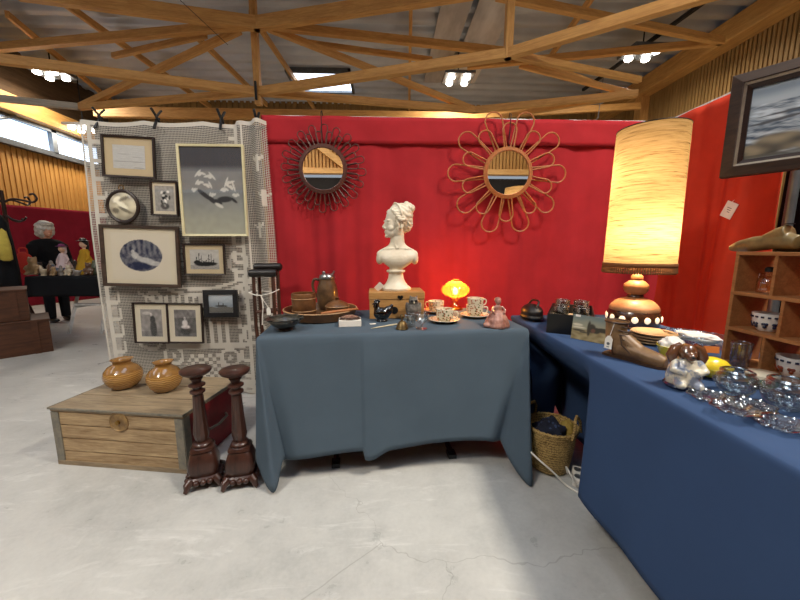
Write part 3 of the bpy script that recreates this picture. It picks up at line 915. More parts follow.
def cloth_drape(name, label, crn, ztop, mat, Lside, Lcor, flare, rip, extra=None, ear=None, nside=90, ncor=14, rows=22):
    """cloth over a rectangular table: crn = 4 corners (counter-clockwise from above)"""
    m = M(); rg = []
    n4 = len(crn)
    for s in range(4):
        a, b = crn[s], crn[(s + 1) % 4]; d = (b - a); L = d.length; d.normalize(); nn = Vector((d.y, -d.x, 0))
        b2 = crn[(s + 2) % 4]; d2 = (b2 - b).normalized(); n2 = Vector((d2.y, -d2.x, 0))
        k = max(8, int(nside * L / 1.4))
        for i in range(k): rg.append((a + d * L * (i + .5) / k, nn, s, (i + .5) / k, 0, L))
        for i in range(ncor):
            q = (i + .5) / ncor
            rg.append((b, (nn * math.cos(q * PI / 2) + n2 * math.sin(q * PI / 2)).normalized(), s, 1, q, L))
    N = len(rg); rr = .01
    ts = [0, .004, .012, .03] + [.03 + .97 * (i + 1) / rows for i in range(rows)]
    for ti, t in enumerate(ts):
        for (e, n, s, u, q, L) in rg:
            ex = extra(s, u, q, t) if extra else (0, 0, 0)
            cc = math.sin(PI * q) if q > 0 else 0
            drop = Lside[s] + (Lcor[s] - Lside[s]) * (cc ** .8 if q > 0 else 0)
            # valleys beside the corner ears
            val = 0
            if q == 0:
                du = min(u, 1 - u) * L
                val = -.028 * t * math.exp(-(du / .05) ** 2)
                drop = drop + (Lcor[s] - Lside[s]) * .10 * math.exp(-(du / .07) ** 2)
            fl = flare * t ** 1.1 * (.35 if q == 0 else .35 + 1.2 * cc)
            al = u * L + s * 3.1
            rp = rip * t * (math.sin(al * 9 + 1.5 * nz(al * 2, s)) * .6 + 1.4 * nz(al * 4, s, t * 1.2)) if q == 0 else 0
            rn = rr * (1 - (1 - min(1, t / .03)) ** 2)
            off = ear(s, u, q) if ear else None
            if off is not None:
                p = e + n * rn + off * t ** 1.05 + n * (.25 * rp + ex[0] + val)
            else: p = e + n * (fl + rp + val + rn + ex[0])
            z = ztop - max(0, (drop + ex[1]) * t) - (0 if t else 0)
            p = Vector((p.x, p.y, max(.006, z)))
            m.v.append(p)
    for j in range(len(ts) - 1):
        for i in range(N):
            i2 = (i + 1) % N
            m.face((j * N + i, (j + 1) * N + i, (j + 1) * N + i2, j * N + i2))
    c = sum((x for x in crn), Vector()) / 4
    a = len(m.v)
    # gently uneven top
    K = 10
    for r in range(1, K):
        for i in range(N):
            p = m.v[i].lerp(Vector((c.x, c.y, ztop)), r / K); p.z = ztop
            m.v.append(p)
    for i in range(N): m.face((i, (i + 1) % N, a + (i + 1) % N, a + i))
    for r in range(K - 2):
        for i in range(N):
            m.face((a + r * N + i, a + r * N + (i + 1) % N, a + (r + 1) * N + (i + 1) % N, a + (r + 1) * N + i))
    m.v.append(Vector((c.x, c.y, ztop))); e = len(m.v) - 1
    for i in range(N): m.face((a + (K - 2) * N + i, a + (K - 2) * N + (i + 1) % N, e))
    return tag(m.build(name, mat, solid=.002, angle=70), label, 'tablecloth')
FL = PZ(258, 337, ZC1); FR = PZ(527, 328.5, ZC1)
fux = (FR - FL); FW = fux.length; fux.normalize(); fuy = Vector((-fux.y, fux.x, 0)); FD = .66
def FP(a, b, z=ZC1): p = FL + fux * a + fuy * b; return Vector((p.x, p.y, z))
crn = [FL.copy(), FR.copy(), FP(FW, FD), FP(0, FD)]
for c_ in crn: c_.z = 0
def front_extra(s, u, q, t):
    if s == 0 and q == 0:
        x = u * FW
        st = .010 * sm(.500, .506, x) * (1 - .9 * sm(.5, 1.0, x))     # overlap of two cloths
        dl = .045 * math.exp(-((x - .53) / .07) ** 2) * (1 if x > .503 else 0) - .02 * sm(.64, .9, x) + .02 * sm(.5, .1, x)
        return (st * min(1, t * 4) + .012 * t * math.exp(-((x - .56) / .06) ** 2), dl, 0)
    return (0, 0, 0)
def pw3(a, m, b, q, qm):
    k = sm(0, qm, q) if q < qm else 1 - sm(qm, 1, q)
    base = [a[i] + (b[i] - a[i]) * q for i in range(2)]; bm_ = [a[i] + (b[i] - a[i]) * qm for i in range(2)]
    return [base[i] + (m[i] - bm_[i]) * k for i in range(2)]
def front_ear(s, u, q):
    if s == 0 and q > 0: o = pw3((-.150, -.085), (-.076, -.25), (.0, -.10), q, .5)
    elif s == 3 and q > 0: o = pw3((-.03, -.045), (.075, -.14), (.103, -.05), q, .55)
    elif s == 0:
        kr, kl = sm(.70, 1, u), sm(.22, 0, u)
        o = (-.150 * kr + .103 * kl, -.055 - .03 * kr + .005 * kl)
    elif s == 1: return fux * .02 * sm(0, .3, u) - fuy * .10 * sm(.4, 0, u)
    elif s == 3: return -fux * .02 * sm(1, .7, u) - fuy * .03 * sm(.6, 1, u)
    else: return None
    return fux * o[0] + fuy * o[1]
cloth_drape('tablecloth', 'slate-blue cloth draped over the front table with the bust', crn, ZC1, m_blue, (.605, .60, .6, .60), (.742, .742, .735, .735), .075, .012, front_extra, front_ear, nside=170)
trestle('folding_table', 'black-legged folding table under the slate-blue cloth', FP(.012, .012, 0), fux, fuy, FW - .024, FD - .024, (.34, FW - .40))
# right table
XR0, RY0, RY1, RD = .81, .12, 2.12, .74
crn = [Vector((XR0, RY1, 0)), Vector((XR0, RY0, 0)), Vector((XR0 + RD, RY0, 0)), Vector((XR0 + RD, RY1, 0))]
def right_extra(s, u, q, t):
    y = RY1 - u * (RY1 - RY0) if s == 0 and q == 0 else (RY1 if (s == 3) else RY0)
    o = 0; dl = 0
    if (s == 0 and q == 0):
        o = -.36 * sm(1.235, 1.34, y) * sm(.0, .55, t)
        o += .004 * math.sin(y * 23) * t; dl = .13 * sm(1.235, 1.34, y)
    if s == 3 and q > 0: o = -.33 * sm(.0, .55, t)
    return (o, dl, 0)
cloth_drape('tablecloth', 'navy-blue cloth draped over the long right table', crn, ZC1, m_navy, (.583, .58, .58, .58), (.60, .70, .70, .62), .03, .005, right_extra, nside=170)
trestle('folding_table', 'long folding table under the navy-blue cloth', Vector((XR0 + RD - .012, RY0 + .012, 0)), Vector((0, 1, 0)), Vector((-1, 0, 0)), RY1 - RY0 - .024, RD - .024, (.3, 1.0), .2)

# ================================================================== TRUNK, VASES, STANDS
T0 = PZ(59.5, 463.5, 0); T1 = PZ(188, 473.5, 0)
tux = (T1 - T0); TW = tux.length; tux.normalize(); tuy = Vector((-tux.y, tux.x, 0)); TH, TD = .334, .50
m_trunk = wood('trunk_pine', '#bca27b', '#7d6243', 'x', 3.5, .6, .2)
m_trunk_lid = wood('trunk_lid_pine', '#9c8a6e', '#6c5c48', 'x', 3.5, .6, .25)
m_trunk_red = pbr('trunk_red_paint', '#7d1417', .5, var=.3, scale=8)
m_zinc = pbr('old_zinc_edge', '#77746b', .55, .45, col2='#8f8878', scale=30)
tr = thing('pine_chest', 'large pale wooden storage chest with a red side, carrying two brown vases', 'chest', (T0.x, T0.y, 0), math.atan2(tux.y, tux.x))
m = M()
for k in range(4):          # front boards
    m.box((TW / 2, .012, .004 + (k + .5) * (TH - .03) / 4), (TW - .01, .02, (TH - .03) / 4 - .005))
m.build('front_boards', m_trunk, tr, smooth=False, bevel=.002)
M().box((TW / 2, TD - .012, (TH - .03) / 2 + .004), (TW - .01, .02, TH - .03)).build('back_board', m_trunk, tr, smooth=False)
M().box((TW - .011, TD / 2, (TH - .03) / 2 + .004), (.02, TD - .044, TH - .034)).build('red_side', m_trunk_red, tr, smooth=False, bevel=.002)
M().box((.011, TD / 2, (TH - .03) / 2 + .004), (.02, TD - .044, TH - .034)).build('left_side', m_trunk, tr, smooth=False)
lid = M()
for k in range(3): lid.box((TW / 2, (k + .5) * (TD + .01) / 3 - .005, TH - .0125), (TW + .012, (TD + .01) / 3 - .007, .024))
lo = lid.build('lid', m_trunk_lid, tr, smooth=False, bevel=.003)
m = M(); m.box((TW / 2, -.008, TH - .005), (TW + .018, .004, .010)); m.box((TW + .008, TD / 2, TH - .005), (.004, TD + .012, .010)); m.box((-.008, TD / 2, TH - .005), (.004, TD + .012, .010))
m.build('lid_edging', m_zinc, lo, smooth=False)
for x in (.0, TW):
    for y in (0, TD):
        m = M(); sx = 1 if x == 0 else -1; sy = 1 if y == 0 else -1
        m.box((x + sx * .022, y - sy * .001, (TH - .025) / 2), (.045, .005, TH - .03)); m.box((x - sx * .002, y + sy * .022, (TH - .025) / 2), (.005, .045, TH - .03))
        m.build('corner_strip', m_zinc, tr, smooth=False)
M().box((TW / 2, -.002, .012), (TW, .006, .024)).build('bottom_strip', m_trunk_lid, tr, smooth=False)
m_brassy = pbr('stained_wood_plate', '#9a7c4c', .5, col2='#6d5230', scale=20)
m = M()
m.lathe([(.056, -.003), (.056, .003), (.048, .007), (.044, .003)], 28, (.40, .0, TH - .065), rot=(PI / 2, 0, 0))
lk = m.build('lock_plate', m_brassy, tr); M().lathe([(.012, -.002), (.012, .012)], 12, (.40, 0, TH - .065), rot=(PI / 2, 0, 0)).build('lock_knob', m_brass, lk)
M().tube([(TW + .004, .16, .17), (TW + .02, .17, .16), (TW + .022, .25, .15), (TW + .02, .33, .16), (TW + .004, .34, .17)], .007, 8).build('side_handle', m_zinc, tr)

t_ = NT('wicker_vase_glaze')
v_ = t_.coords((1, 1, 1)); w_ = t_.add('ShaderNodeTexWave', wave_type='BANDS', bands_direction='Z'); w_.inputs['Scale'].default_value = 28; w_.inputs['Distortion'].default_value = 5; w_.inputs['Detail'].default_value = 3
t_.link(v_, w_.inputs['Vector'])
t_.link(t_.mix(t_.ramp(w_.outputs['Fac'], [(.2, .0), (.7, 1.0)]), C('#b38a4e'), C('#8d6432')), t_.b.inputs['Base Color'])
t_.b.inputs['Roughness'].default_value = .22; t_.b.inputs['Coat Weight'].default_value = .6
m_vase = t_.m
m_vase_dark = pbr('vase_brown_glaze', '#8a6434', .15, coat=.6, scale=14, var=.25)
def vase(p, R_, Hh, label, rz):
    t = thing('vase', label, 'vase', p, rz, group='round brown vases on the trunk')
    prof = [(.0, 0), (.50, 0), (.62, .03), (.86, .18), (.99, .36), (1.0, .48), (.93, .62), (.74, .76), (.52, .83), (.46, .86)]
    M().lathe([(max(.001, r * R_), z * Hh) for r, z in prof], 40, lobes=7, amp=.006).build('vase_body', m_vase, t)
    nk = [(.47, .85), (.45, .90), (.52, .96), (.60, 1.0), (.57, 1.0), (.48, .965), (.40, .90), (.41, .80), (.55, .70)]
    M().lathe([(r * R_, z * Hh) for r, z in nk], 40, cap=False).build('vase_neck', m_vase_dark, t)
    M().lathe([(r * R_ * 1.006, z * Hh) for r, z in [(.93, .62), (.74, .76), (.52, .83), (.46, .86)]], 40, cap=False, lobes=7, amp=.006).build('shoulder_glaze', m_vase_dark, t)
    return t
p = PZ(125, 387, TH); vase((p.x, p.y, TH + .001), .100, .178, 'round brown glazed vase on the left of the trunk lid', .3)
p = PZ(166, 390, TH); vase((p.x, p.y, TH + .001), .093, .178, 'round brown glazed vase on the right of the trunk lid', 1.4)

m_maho = wood('carved_dark_wood', '#472a20', '#24140f', 'z', 4, .3, .2, .5)
def stand(p, label, rz, hh):
    t = thing('plant_stand', label, 'plant stand', p, rz, group='carved wooden pedestal stands')
    k = hh / .6
    M().lathe([(.0, .6), (.058, .6), (.068, .594), (.069, .585), (.062, .575), (.045, .566), (.03, .56), (.001, .558)][::-1], 40, cap=False).xf(Matrix.Scale(k, 4)).build('top_disc', m_maho, t)
    M().lathe([(.026, .562), (.03, .55), (.022, .538), (.02, .528), (.036, .52), (.037, .512), (.022, .505), (.02, .495), (.034, .487), (.034, .478), (.024, .470)][::-1], 28).xf(Matrix.Scale(k, 4)).build('neck_rings', m_maho, t)
    col = M(); col.lathe([(.020, .472), (.023, .46), (.025, .42), (.029, .34), (.034, .275), (.035, .26), (.029, .235), (.024, .222)][::-1], 24, lobes=12, amp=.035).xf(Matrix.Scale(k, 4)).build('shaft', m_maho, t)
    M().lathe([(.028, .224), (.04, .218), (.044, .21), (.04, .20), (.046, .196)][::-1], 28).xf(Matrix.Scale(k, 4)).build('base_ring', m_maho, t)
    b = M(); b.lathe([(.050, .196), (.054, .186), (.048, .178), (.056, .165), (.066, .13), (.070, .10), (.063, .075), (.060, .06), (.072, .05), (.072, .042)][::-1], 40, sq=5).xf(Matrix.Rotation(0, 4, 'Z') @ Matrix.Scale(k, 4))
    b.build('pedestal_block', m_maho, t, angle=50)
    for i in range(4):
        a = PI / 4 + i * PI / 2
        f = M(); f.tube([(.075 * math.cos(a), .075 * math.sin(a), .05), (.098 * math.cos(a), .098 * math.sin(a), .036), (.102 * math.cos(a), .102 * math.sin(a), .018), (.112 * math.cos(a), .112 * math.sin(a), .008)], [.022, .019, .013, .008], 10)
        f.xf(Matrix.Scale(k, 4)).build('foot', m_maho, t)
    for i in range(4):   # scalloped apron between the feet
        a = i * PI / 2; f = M()
        for q in (-.03, 0, .03): f.ell((.072 * math.cos(a) - q * math.sin(a), .072 * math.sin(a) + q * math.cos(a), .043), (.015, .015, .014), nu=12, nv=8)
        f.xf(Matrix.Scale(k, 4)).build('apron', m_maho, t)
    return t
p = PZ(206, 481, 0); stand((p.x, p.y, 0), 'carved dark wooden pedestal stand in front of the trunk corner', .35, .605)
p = PZ(243, 480, 0); stand((p.x, p.y, 0), 'carved dark wooden pedestal stand next to the slate-blue tablecloth', .2, .60)

# crutches
m_crutch = wood('crutch_wood', '#4b2f22', '#2b1a12', 'z', 4, .5)
m_leather = pbr('black_leather', '#151110', .4, scale=40, bump=.2)
def crutch(x, y, zt, label, ry):
    t = thing('crutch', label, 'crutch', (x, y, 0), 0, group='old wooden crutches leaning at the lace', rot=(-.04, ry, .1))
    pw = .09
    m = M(); m.lathe([(.012, -pw - .01), (.026, -pw), (.03, -pw * .6), (.026, 0), (.03, pw * .6), (.026, pw), (.012, pw + .01)], 18, rot=(0, PI / 2, 0), c=(0, 0, zt - .03)).build('arm_pad', m_leather, t)
    for s_ in (-1, 1):
        M().tube([(s_ * .066, 0, zt - .05), (s_ * .066, 0, .62), (s_ * .058, 0, .5), (s_ * .02, 0, .22), (s_ * .014, 0, .1)], .0125, 8).build('side_rail', m_crutch, t)
    M().tube([(-.066, 0, .73), (0, 0, .73), (.066, 0, .73)], [.011, .015, .011], 10).build('hand_grip', m_crutch, t)
    M().tube([(0, 0, .30), (0, 0, .03)], [.02, .015], 10).build('lower_post', m_crutch, t)
    M().lathe([(.02, 0.004), (.02, .03), (.016, .05)], 14).build('rubber_tip', m_black, t)
    return t
p = PY(262.5, 266, 2.42)
crutch(p.x + .01, 2.47, 1.075, 'dark crutch whose black arm pad stands higher, nearest the lace', .0)
crutch(p.x - .003, 2.40, 1.035, 'dark crutch whose black arm pad sits lower, in front of the other', .0)
t = thing('string_tag', 'white string with a small paper tag tied round the crutches', 'tag', (p.x - .003, 2.375, .86))
s_ = M(); s_.tube([(-.085, -.002, .015), (-.04, -.012, .0), (0, -.014, -.004), (.05, -.012, .006), (.09, -.002, .02), (.085, .12, .02), (0, .13, .005), (-.085, .12, .015), (-.085, -.002, .015)], .0035, 6)
s_.tube([(0, -.015, 0), (.01, -.02, -.03), (.012, -.018, -.09), (.004, -.018, -.15), (.0, -.02, -.21)], .0035, 6); s_.tube([(0, -.015, 0), (.02, -.02, -.04), (.05, -.02, -.09)], .002, 6)
s_.build('string', m_white, t)
M().prism([(-.014, -.04), (.014, -.04), (.014, 0), (.006, .014), (-.006, .014), (-.014, 0)], (.05, -.022, -.10), (1, 0, 0), (0, 0, 1), (0, 1, 0), 0, .002).build('paper_tag', m_white, t, smooth=False)

# ================================================================== BASKET
t_ = NT('wicker_weave')
v_ = t_.coords(); n1 = t_.add('ShaderNodeTexWave', wave_type='BANDS', bands_direction='Z'); n1.inputs['Scale'].default_value = 22; n1.inputs['Distortion'].default_value = 7; n1.inputs['Detail'].default_value = 2; n1.inputs['Detail Scale'].default_value = 6
t_.link(v_, n1.inputs['Vector']); ns = t_.noise(v_, 38, 4)
hh_ = t_.math('ADD', t_.math('MULTIPLY', n1.outputs['Fac'], .6), t_.math('MULTIPLY', ns, .5))
t_.link(t_.ramp(hh_, [(.25, C('#6f5528')), (.75, C('#c6a565'))]), t_.b.inputs['Base Color']); t_.b.inputs['Roughness'].default_value = .7; t_.bump(hh_, .7, .008)
m_wicker = t_.m
bp = PZ(547, 478, 0)
bk = thing('wicker_basket', 'round straw basket on the floor between the two tables', 'basket', (.882, 1.665, 0), .3, rot=(.0, .0, .3))
m = M(); m.lathe([(.001, .004), (.085, .004), (.098, .012), (.112, .08), (.124, .16), (.132, .235), (.136, .245), (.128, .245), (.12, .16), (.105, .08), (.09, .02), (.001, .016)], 44, cap=False)
for i in range(7):
    pass
m.build('basket_body', m_wicker, bk, angle=180)
m = M()
for k in range(2): m.tube([(.133 * math.cos(a * PI / 22), .133 * math.sin(a * PI / 22), .243 + .006 * math.sin(a * 2 + k * PI)) for a in range(44)], .0075, 6, closed=True)
m.build('rim_braid', m_wicker, bk)
for s_ in (-1, 1):
    M().tube([(s_ * .135, -.055, .235), (s_ * .142, -.05, .29), (s_ * .13, -.02, .325), (s_ * .12, .02, .33), (s_ * .125, .055, .295), (s_ * .133, .06, .235)], .008, 8).build('handle', m_wicker, bk)
    if False: pass
bk.rotation_euler = (.0, .0, -.9); bk.scale = (.95, .95, 1)
bw = bk.location
m_darkprint = spotted('dark_printed_cloth', '#161a2b', '#33405e', 38, .25, .9)
m_mustard = fabric('mustard_cloth', '#a38a45', 300)
m_brownbag = pbr('brown_bag', '#4a2f24', .7, var=.3)
def lumpcloth(name, c, r, mat, label, cat, seed, rot=(0, 0, 0)):
    m = M(); m.ell((0, 0, 0), r, nu=40, nv=24, fn=lambda q: q * (1 + .28 * nz(q.x * 2.2 + seed, q.y * 2.2, q.z * 2.2) + .10 * nz(q.x * 6 + seed, q.y * 6, q.z * 6)))
    o = m.build(name, mat, loc=c, angle=180); o.rotation_euler = rot
    return tag(o, label, cat)
lumpcloth('folded_cloth', (bw.x - .015, bw.y - .01, .205), (.078, .08, .075), m_darkprint, 'dark blue patterned cloth stuffed in the straw basket', 'cloth', 1)
lumpcloth('folded_cloth', (bw.x + .075, bw.y - .02, .225), (.035, .04, .05), m_mustard, 'mustard cloth corner at the right inside the straw basket', 'cloth', 4)
# cable
pts = [PZ(526, 447, .17), PZ(537, 458, .14), PZ(553, 472, .08), PZ(565, 484, .02), PZ(577, 492, .008), PZ(589, 497, .008), PZ(610, 500, .008)]
def smooth_path(pts, n=8):
    out = []
    P = [pts[0]] + pts + [pts[-1]]
    for i in range(1, len(P) - 2):
        for k in range(n):
            t = k / n; a, b, c, d = P[i - 1], P[i], P[i + 1], P[i + 2]
            out.append(.5 * ((2 * b) + (c - a) * t + (2 * a - 5 * b + 4 * c - d) * t * t + (3 * b - a - 3 * c + d) * t ** 3))
    out.append(pts[-1]); return out
tag(M().tube(smooth_path([Vector(q) for q in pts]), .0045, 8).build('power_cable', m_white), 'white power cable passing in front of the straw basket', 'cable')
p = PZ(577, 487, 0)
pl = thing('power_strip', 'white socket block on the floor beside the straw basket', 'power strip', (p.x + .03, p.y + .05, .001), 1.1)
M().box((0, 0, .02), (.13, .05, .04)).build('strip_body', m_white, pl, smooth=False, bevel=.006)
for k in (-1, 1): M().lathe([(.018, .04), (.018, .042), (.014, .043), (.012, .041)], 18, (k * .03, 0, 0)).build('socket', m_steel, pl)
M().tube(smooth_path([Vector(q) for q in ((-.065, 0, .02), (-.10, .01, .03), (-.11, .04, .09), (-.07, .06, .10), (-.04, .05, .05))]), .004, 8).build('plug_lead', m_white, pl)

# ================================================================== FAR LEFT: NEIGHBOURING STALL
a, b = PZ(12, 205, 2.0), PZ(95, 212, 2.0)
dd = (b - a).normalized(); a = a - dd * .5; b = b + dd * .9; a.z = b.z = 0
drape('fabric_backdrop', a, b, .02, 2.0, m_maroon, 'maroon cloth wall behind the grey-haired person at far left', amp=.02, freq=6, nu=120, seed=20)
# boxes
m_chest = wood('crate_brown_wood', '#5d3924', '#3a2216', 'x', 3, .5)
q0 = PZ(54, 351, 0)
def crate(x1, y, z, w, d, h, label, rz):
    t = thing('wooden_chest', label, 'chest', (x1, y, z), rz, group='stacked brown chests at far left')
    M().box((-w / 2, d / 2, h / 2), (w, d, h)).build('chest_body', m_chest, t, smooth=False, bevel=.006)
    M().box((-w / 2, d / 2 - .004, h + .006), (w + .016, d + .016, .02)).build('chest_lid', m_chest, t, smooth=False, bevel=.004)
    m = M()
    for k in (.12, .88): M().box((-w * k, -.005, h / 2), (.05, .01, h)).build('front_batten', m_chest, t, smooth=False)
    M().box((-w / 2, -.006, h * .82), (.06, .012, .08)).build('hasp', m_dsteel, t, smooth=False)
    return t
crate(q0.x, q0.y, 0, 1.0, .55, .37, 'lower brown wooden chest of the stack at far left', .78)
crate(q0.x - .12, q0.y - .08, .388, .85, .48, .33, 'upper brown wooden chest of the stack at far left', .78)
# coat stand
cs = PZ(25, 331, 0)
t = thing('coat_stand', 'dark bentwood coat stand at the left picture edge', 'coat stand', (cs.x, cs.y, 0))
m_bent = wood('bentwood_dark', '#2c1512', '#190b0a', 'z', 4, .3)
M().tube([(0, 0, .1), (0, 0, 1.95)], .022, 10).build('post', m_bent, t)
for i in range(4):
    an = i * PI / 2 + .1; ca, sa = math.cos(an), math.sin(an)
    M().tube(smooth_path([Vector((r * ca, r * sa, z)) for r, z in ((.02, 1.80), (.12, 1.84), (.26, 1.82), (.36, 1.80), (.41, 1.85), (.38, 1.91), (.33, 1.90))]), .013, 8).build('hook', m_bent, t)
    M().tube(smooth_path([Vector((r * ca, r * sa, z)) for r, z in ((.02, 1.62), (.10, 1.56), (.20, 1.55), (.25, 1.60))]), .011, 8).build('lower_hook', m_bent, t)
    M().tube(smooth_path([Vector((r * ca, r * sa, z)) for r, z in ((.0, .5), (.10, .38), (.16, .2), (.24, .06), (.30, .014))]), .015, 8).build('foot', m_bent, t)
m = M(); m.lathe([(.07, .62), (.11, .64), (.115, .9), (.10, 1.25), (.08, 1.5), (.03, 1.6), (.001, 1.62)], 30, lobes=5, amp=.10, cap=False)
o = m.build('black_coat', m_blackcloth, loc=(PY(4, 255, cs.y - .36).x, cs.y - .36, 0), angle=180); tag(o, 'long black coat hanging on the bentwood stand', 'coat')
m = M(); m.lathe([(.03, 1.02), (.06, 1.04), (.06, 1.2), (.04, 1.38), (.001, 1.42)], 24, lobes=4, amp=.1, cap=False)
o = m.build('yellow_garment', pbr('yellow_cloth', '#b9a84a', .9), loc=(PY(3, 240, cs.y - .52).x, cs.y - .515, 0), angle=180); tag(o, 'yellow garment hanging by the black coat at the left edge', 'garment')
# table
ty = 4.75
tl, tr_ = PY(27, 275, ty).x, PY(118, 275, ty).x
lt = thing('trestle_table', 'white-legged trestle table in front of the person at far left', 'table', (tl, ty, 0))
wl = tr_ - tl; zt_ = .80; dl_ = .62
M().box((wl / 2, dl_ / 2, zt_ - .02), (wl, dl_, .03)).build('tabletop', m_woodtop, lt, smooth=False)
for x in (.50, wl - .25):
    m = M()
    for s_ in (-1, 1): m.bar((x + s_ * .02, dl_ / 2 + s_ * .06, zt_ - .04), (x + s_ * .12, dl_ / 2 + s_ * .26, .0), .035, .03)
    m.bar((x - .07, dl_ / 2 - .17, .36), (x + .07, dl_ / 2 + .17, .36), .03, .025)
    m.build('leg', m_white_metal, lt, smooth=False)
M().bar((.5 - .06, .13, .40), (wl - .25 - .06, .13, .40), .06, .025).build('cross_bar', m_white_metal, lt, smooth=False)
cr_ = [Vector((tl - .01, ty - .01, 0)), Vector((tr_ + .01, ty - .01, 0)), Vector((tr_ + .01, ty + dl_ + .01, 0)), Vector((tl - .01, ty + dl_ + .01, 0))]
o = cloth_drape('tablecloth', 'black cloth on the far-left trestle table with small figurines', cr_, zt_ + .002, m_blackcloth, (.27, .27, .27, .27), (.33, .33, .33, .33), .03, .01, None, nside=40, rows=8)
# ================================================================== FRONT TABLE OBJECTS
Z0 = ZC1 + .002
def on(x, y, z=Z0): p = PZ(x, y, z); return Vector((p.x, p.y, z))
m_copper = pbr('aged_copper_wood', '#7a5330', .4, .15, col2='#4f331d', scale=9, coat=.2)
m_tray = pbr('turned_wood_tray', '#74522f', .42, col2='#4b321c', scale=10, coat=.2)
m_tray_in = pbr('tray_inside', '#5e4126', .5, scale=10)
m_pewter = pbr('pewter', '#8d8d8c', .3, .9, scale=40)
m_jug = pbr('brown_stoneware', '#6a5034', .35, col2='#3f2d1d', scale=16, coat=.3)
m_rim = pbr('pale_worn_rim', '#a9845a', .5, scale=20)
m_leaf = pbr('dark_mottled_glaze', '#4d4b42', .35, col2='#241f19', scale=45, coat=.3)
t = thing('scalloped_bowl', 'small dark mottled bowl with wavy rim at the front left table corner', 'bowl', on(285, 330))
m = M(); m.lathe([(.001, 0), (.036, 0), (.040, .006), (.034, .014), (.058, .028), (.078, .046), (.086, .060)], 48, cap=False); a_ = len(m.v)
m.build('bowl_body', m_leaf, t, solid=.003)
M().lathe([(.083, .056), (.094, .062), (.097, .068), (.086, .063)], 96, cap=False, lobes=11, amp=.07).build('wavy_rim', m_leaf, t)

t = thing('wooden_tray', 'large round brown wooden tray holding the jug and pots', 'tray', on(321, 317))
M().lathe([(.001, 0), (.19, 0), (.205, .006), (.222, .045), (.226, .056), (.218, .058), (.208, .046), (.192, .012), (.001, .010)], 64, cap=False).build('tray_body', m_tray, t)
M().tube([(.222 * math.cos(a * PI / 32), .222 * math.sin(a * PI / 32), .056) for a in range(64)], .0045, 6, closed=True).build('rim_bead', m_rim, t)
Zt = Z0 + .0125
p = on(304.5, 315.5, Zt)
t = thing('wooden_pot', 'straight-sided brown pot at the left in the round tray', 'pot', p)
M().lathe([(.001, 0), (.071, 0), (.074, .004), (.072, .07), (.074, .135), (.071, .142), (.064, .142), (.063, .01), (.001, .008)], 40, cap=False).build('pot_body', m_copper, t)
for z in (.035, .11): M().tube([(.0735 * math.cos(a * PI / 20), .0735 * math.sin(a * PI / 20), z) for a in range(40)], .0025, 6, closed=True).build('hoop', m_rim, t)
p = on(328, 309, Zt)
t = thing('jug', 'tall brown jug with pewter-mounted lid standing in the round tray', 'jug', p)
M().lathe([(.001, 0), (.055, 0), (.062, .012), (.072, .06), (.073, .10), (.066, .15), (.054, .19), (.05, .205), (.05, .215)], 40, cap=False).build('jug_body', m_jug, t)
M().lathe([(.051, .208), (.054, .214), (.053, .222), (.05, .228), (.046, .238), (.02, .243), (.001, .244)], 36, cap=False).build('pewter_lid', m_pewter, t)
m = M(); m.ell((-.02, 0, .25), (.012, .01, .012)); m.tube([(.03, 0, .236), (.046, 0, .25), (.05, 0, .262)], .006, 8); m.build('lid_thumbpiece', m_pewter, t)
M().tube(smooth_path([Vector(q) for q in ((-.05, 0, .20), (-.085, 0, .205), (-.098, 0, .17), (-.09, 0, .12), (-.07, 0, .085))]), .009, 10).build('handle', m_jug, t)
p = on(337.5, 314, Zt)
t = thing('lidded_pot', 'squat brown lidded pot at the right in the round tray', 'pot', p)
M().lathe([(.001, 0), (.06, 0), (.07, .012), (.073, .035), (.068, .052)], 36, cap=False).build('pot_body', m_copper, t)
M().lathe([(.074, .05), (.075, .056), (.06, .072), (.03, .086), (.012, .091), (.012, .099), (.016, .106), (.001, .11)], 36, cap=False).build('lid', m_copper, t)
M().tube([(.073 * math.cos(a * PI / 20), .073 * math.sin(a * PI / 20), .053) for a in range(40)], .0035, 6, closed=True).build('lid_rim', m_rim, t)
a_, b_ = PZ(321, 313.5, Z0 + .064), PZ(357, 309, Z0 + .064)
st = thing('wooden_stick', 'pale turned wooden stick lying across the tray rim', 'stick', (a_ + b_) / 2, math.atan2((b_ - a_).y, (b_ - a_).x))
L = (b_ - a_).length / 2
M().tube([(-L, 0, 0), (-L * .7, 0, 0), (L * .6, 0, 0), (L, 0, 0)], [.006, .009, .009, .006], 10).build('shaft', m_rat, st)
M().ell((L, 0, 0), .009, nu=12, nv=8).build('knob', m_rat, st)
# embroidered box
t = thing('trinket_box', 'small white box with dark embroidered oval lid on the blue cloth', 'box', on(350, 325), .12)
M().box((0, 0, .0175), (.122, .095, .035)).build('box_body', m_white, t, smooth=False, bevel=.002)
def emb(u, v):
    d = math.hypot(u - .5, v - .5) * 2
    c_ = mixc(C('#4a2a24'), C('#a0836a'), .5 + 1.2 * nz(u * 9, v * 9))
    if nz(u * 14 + 5, v * 14) > .25: c_ = C('#7a2f35')
    return mixc(c_, C('#2c1714'), sm(.75, .95, d))
g = M(); g.v.append(Vector((0, 0, .058))); g.col[0] = emb(.5, .5); n_ = 36
for i in range(1, 15):
    for k in range(n_):
        a = 2 * PI * k / n_; q = i / 14
        g.v.append(Vector((.056 * q * math.cos(a), .042 * q * math.sin(a), .036 + .022 * math.sqrt(max(0, 1 - q * q))))); g.col[len(g.v) - 1] = emb(.5 + .5 * q * math.cos(a), .5 + .5 * q * math.sin(a))
for k in range(n_): g.face((0, 1 + k, 1 + (k + 1) % n_))
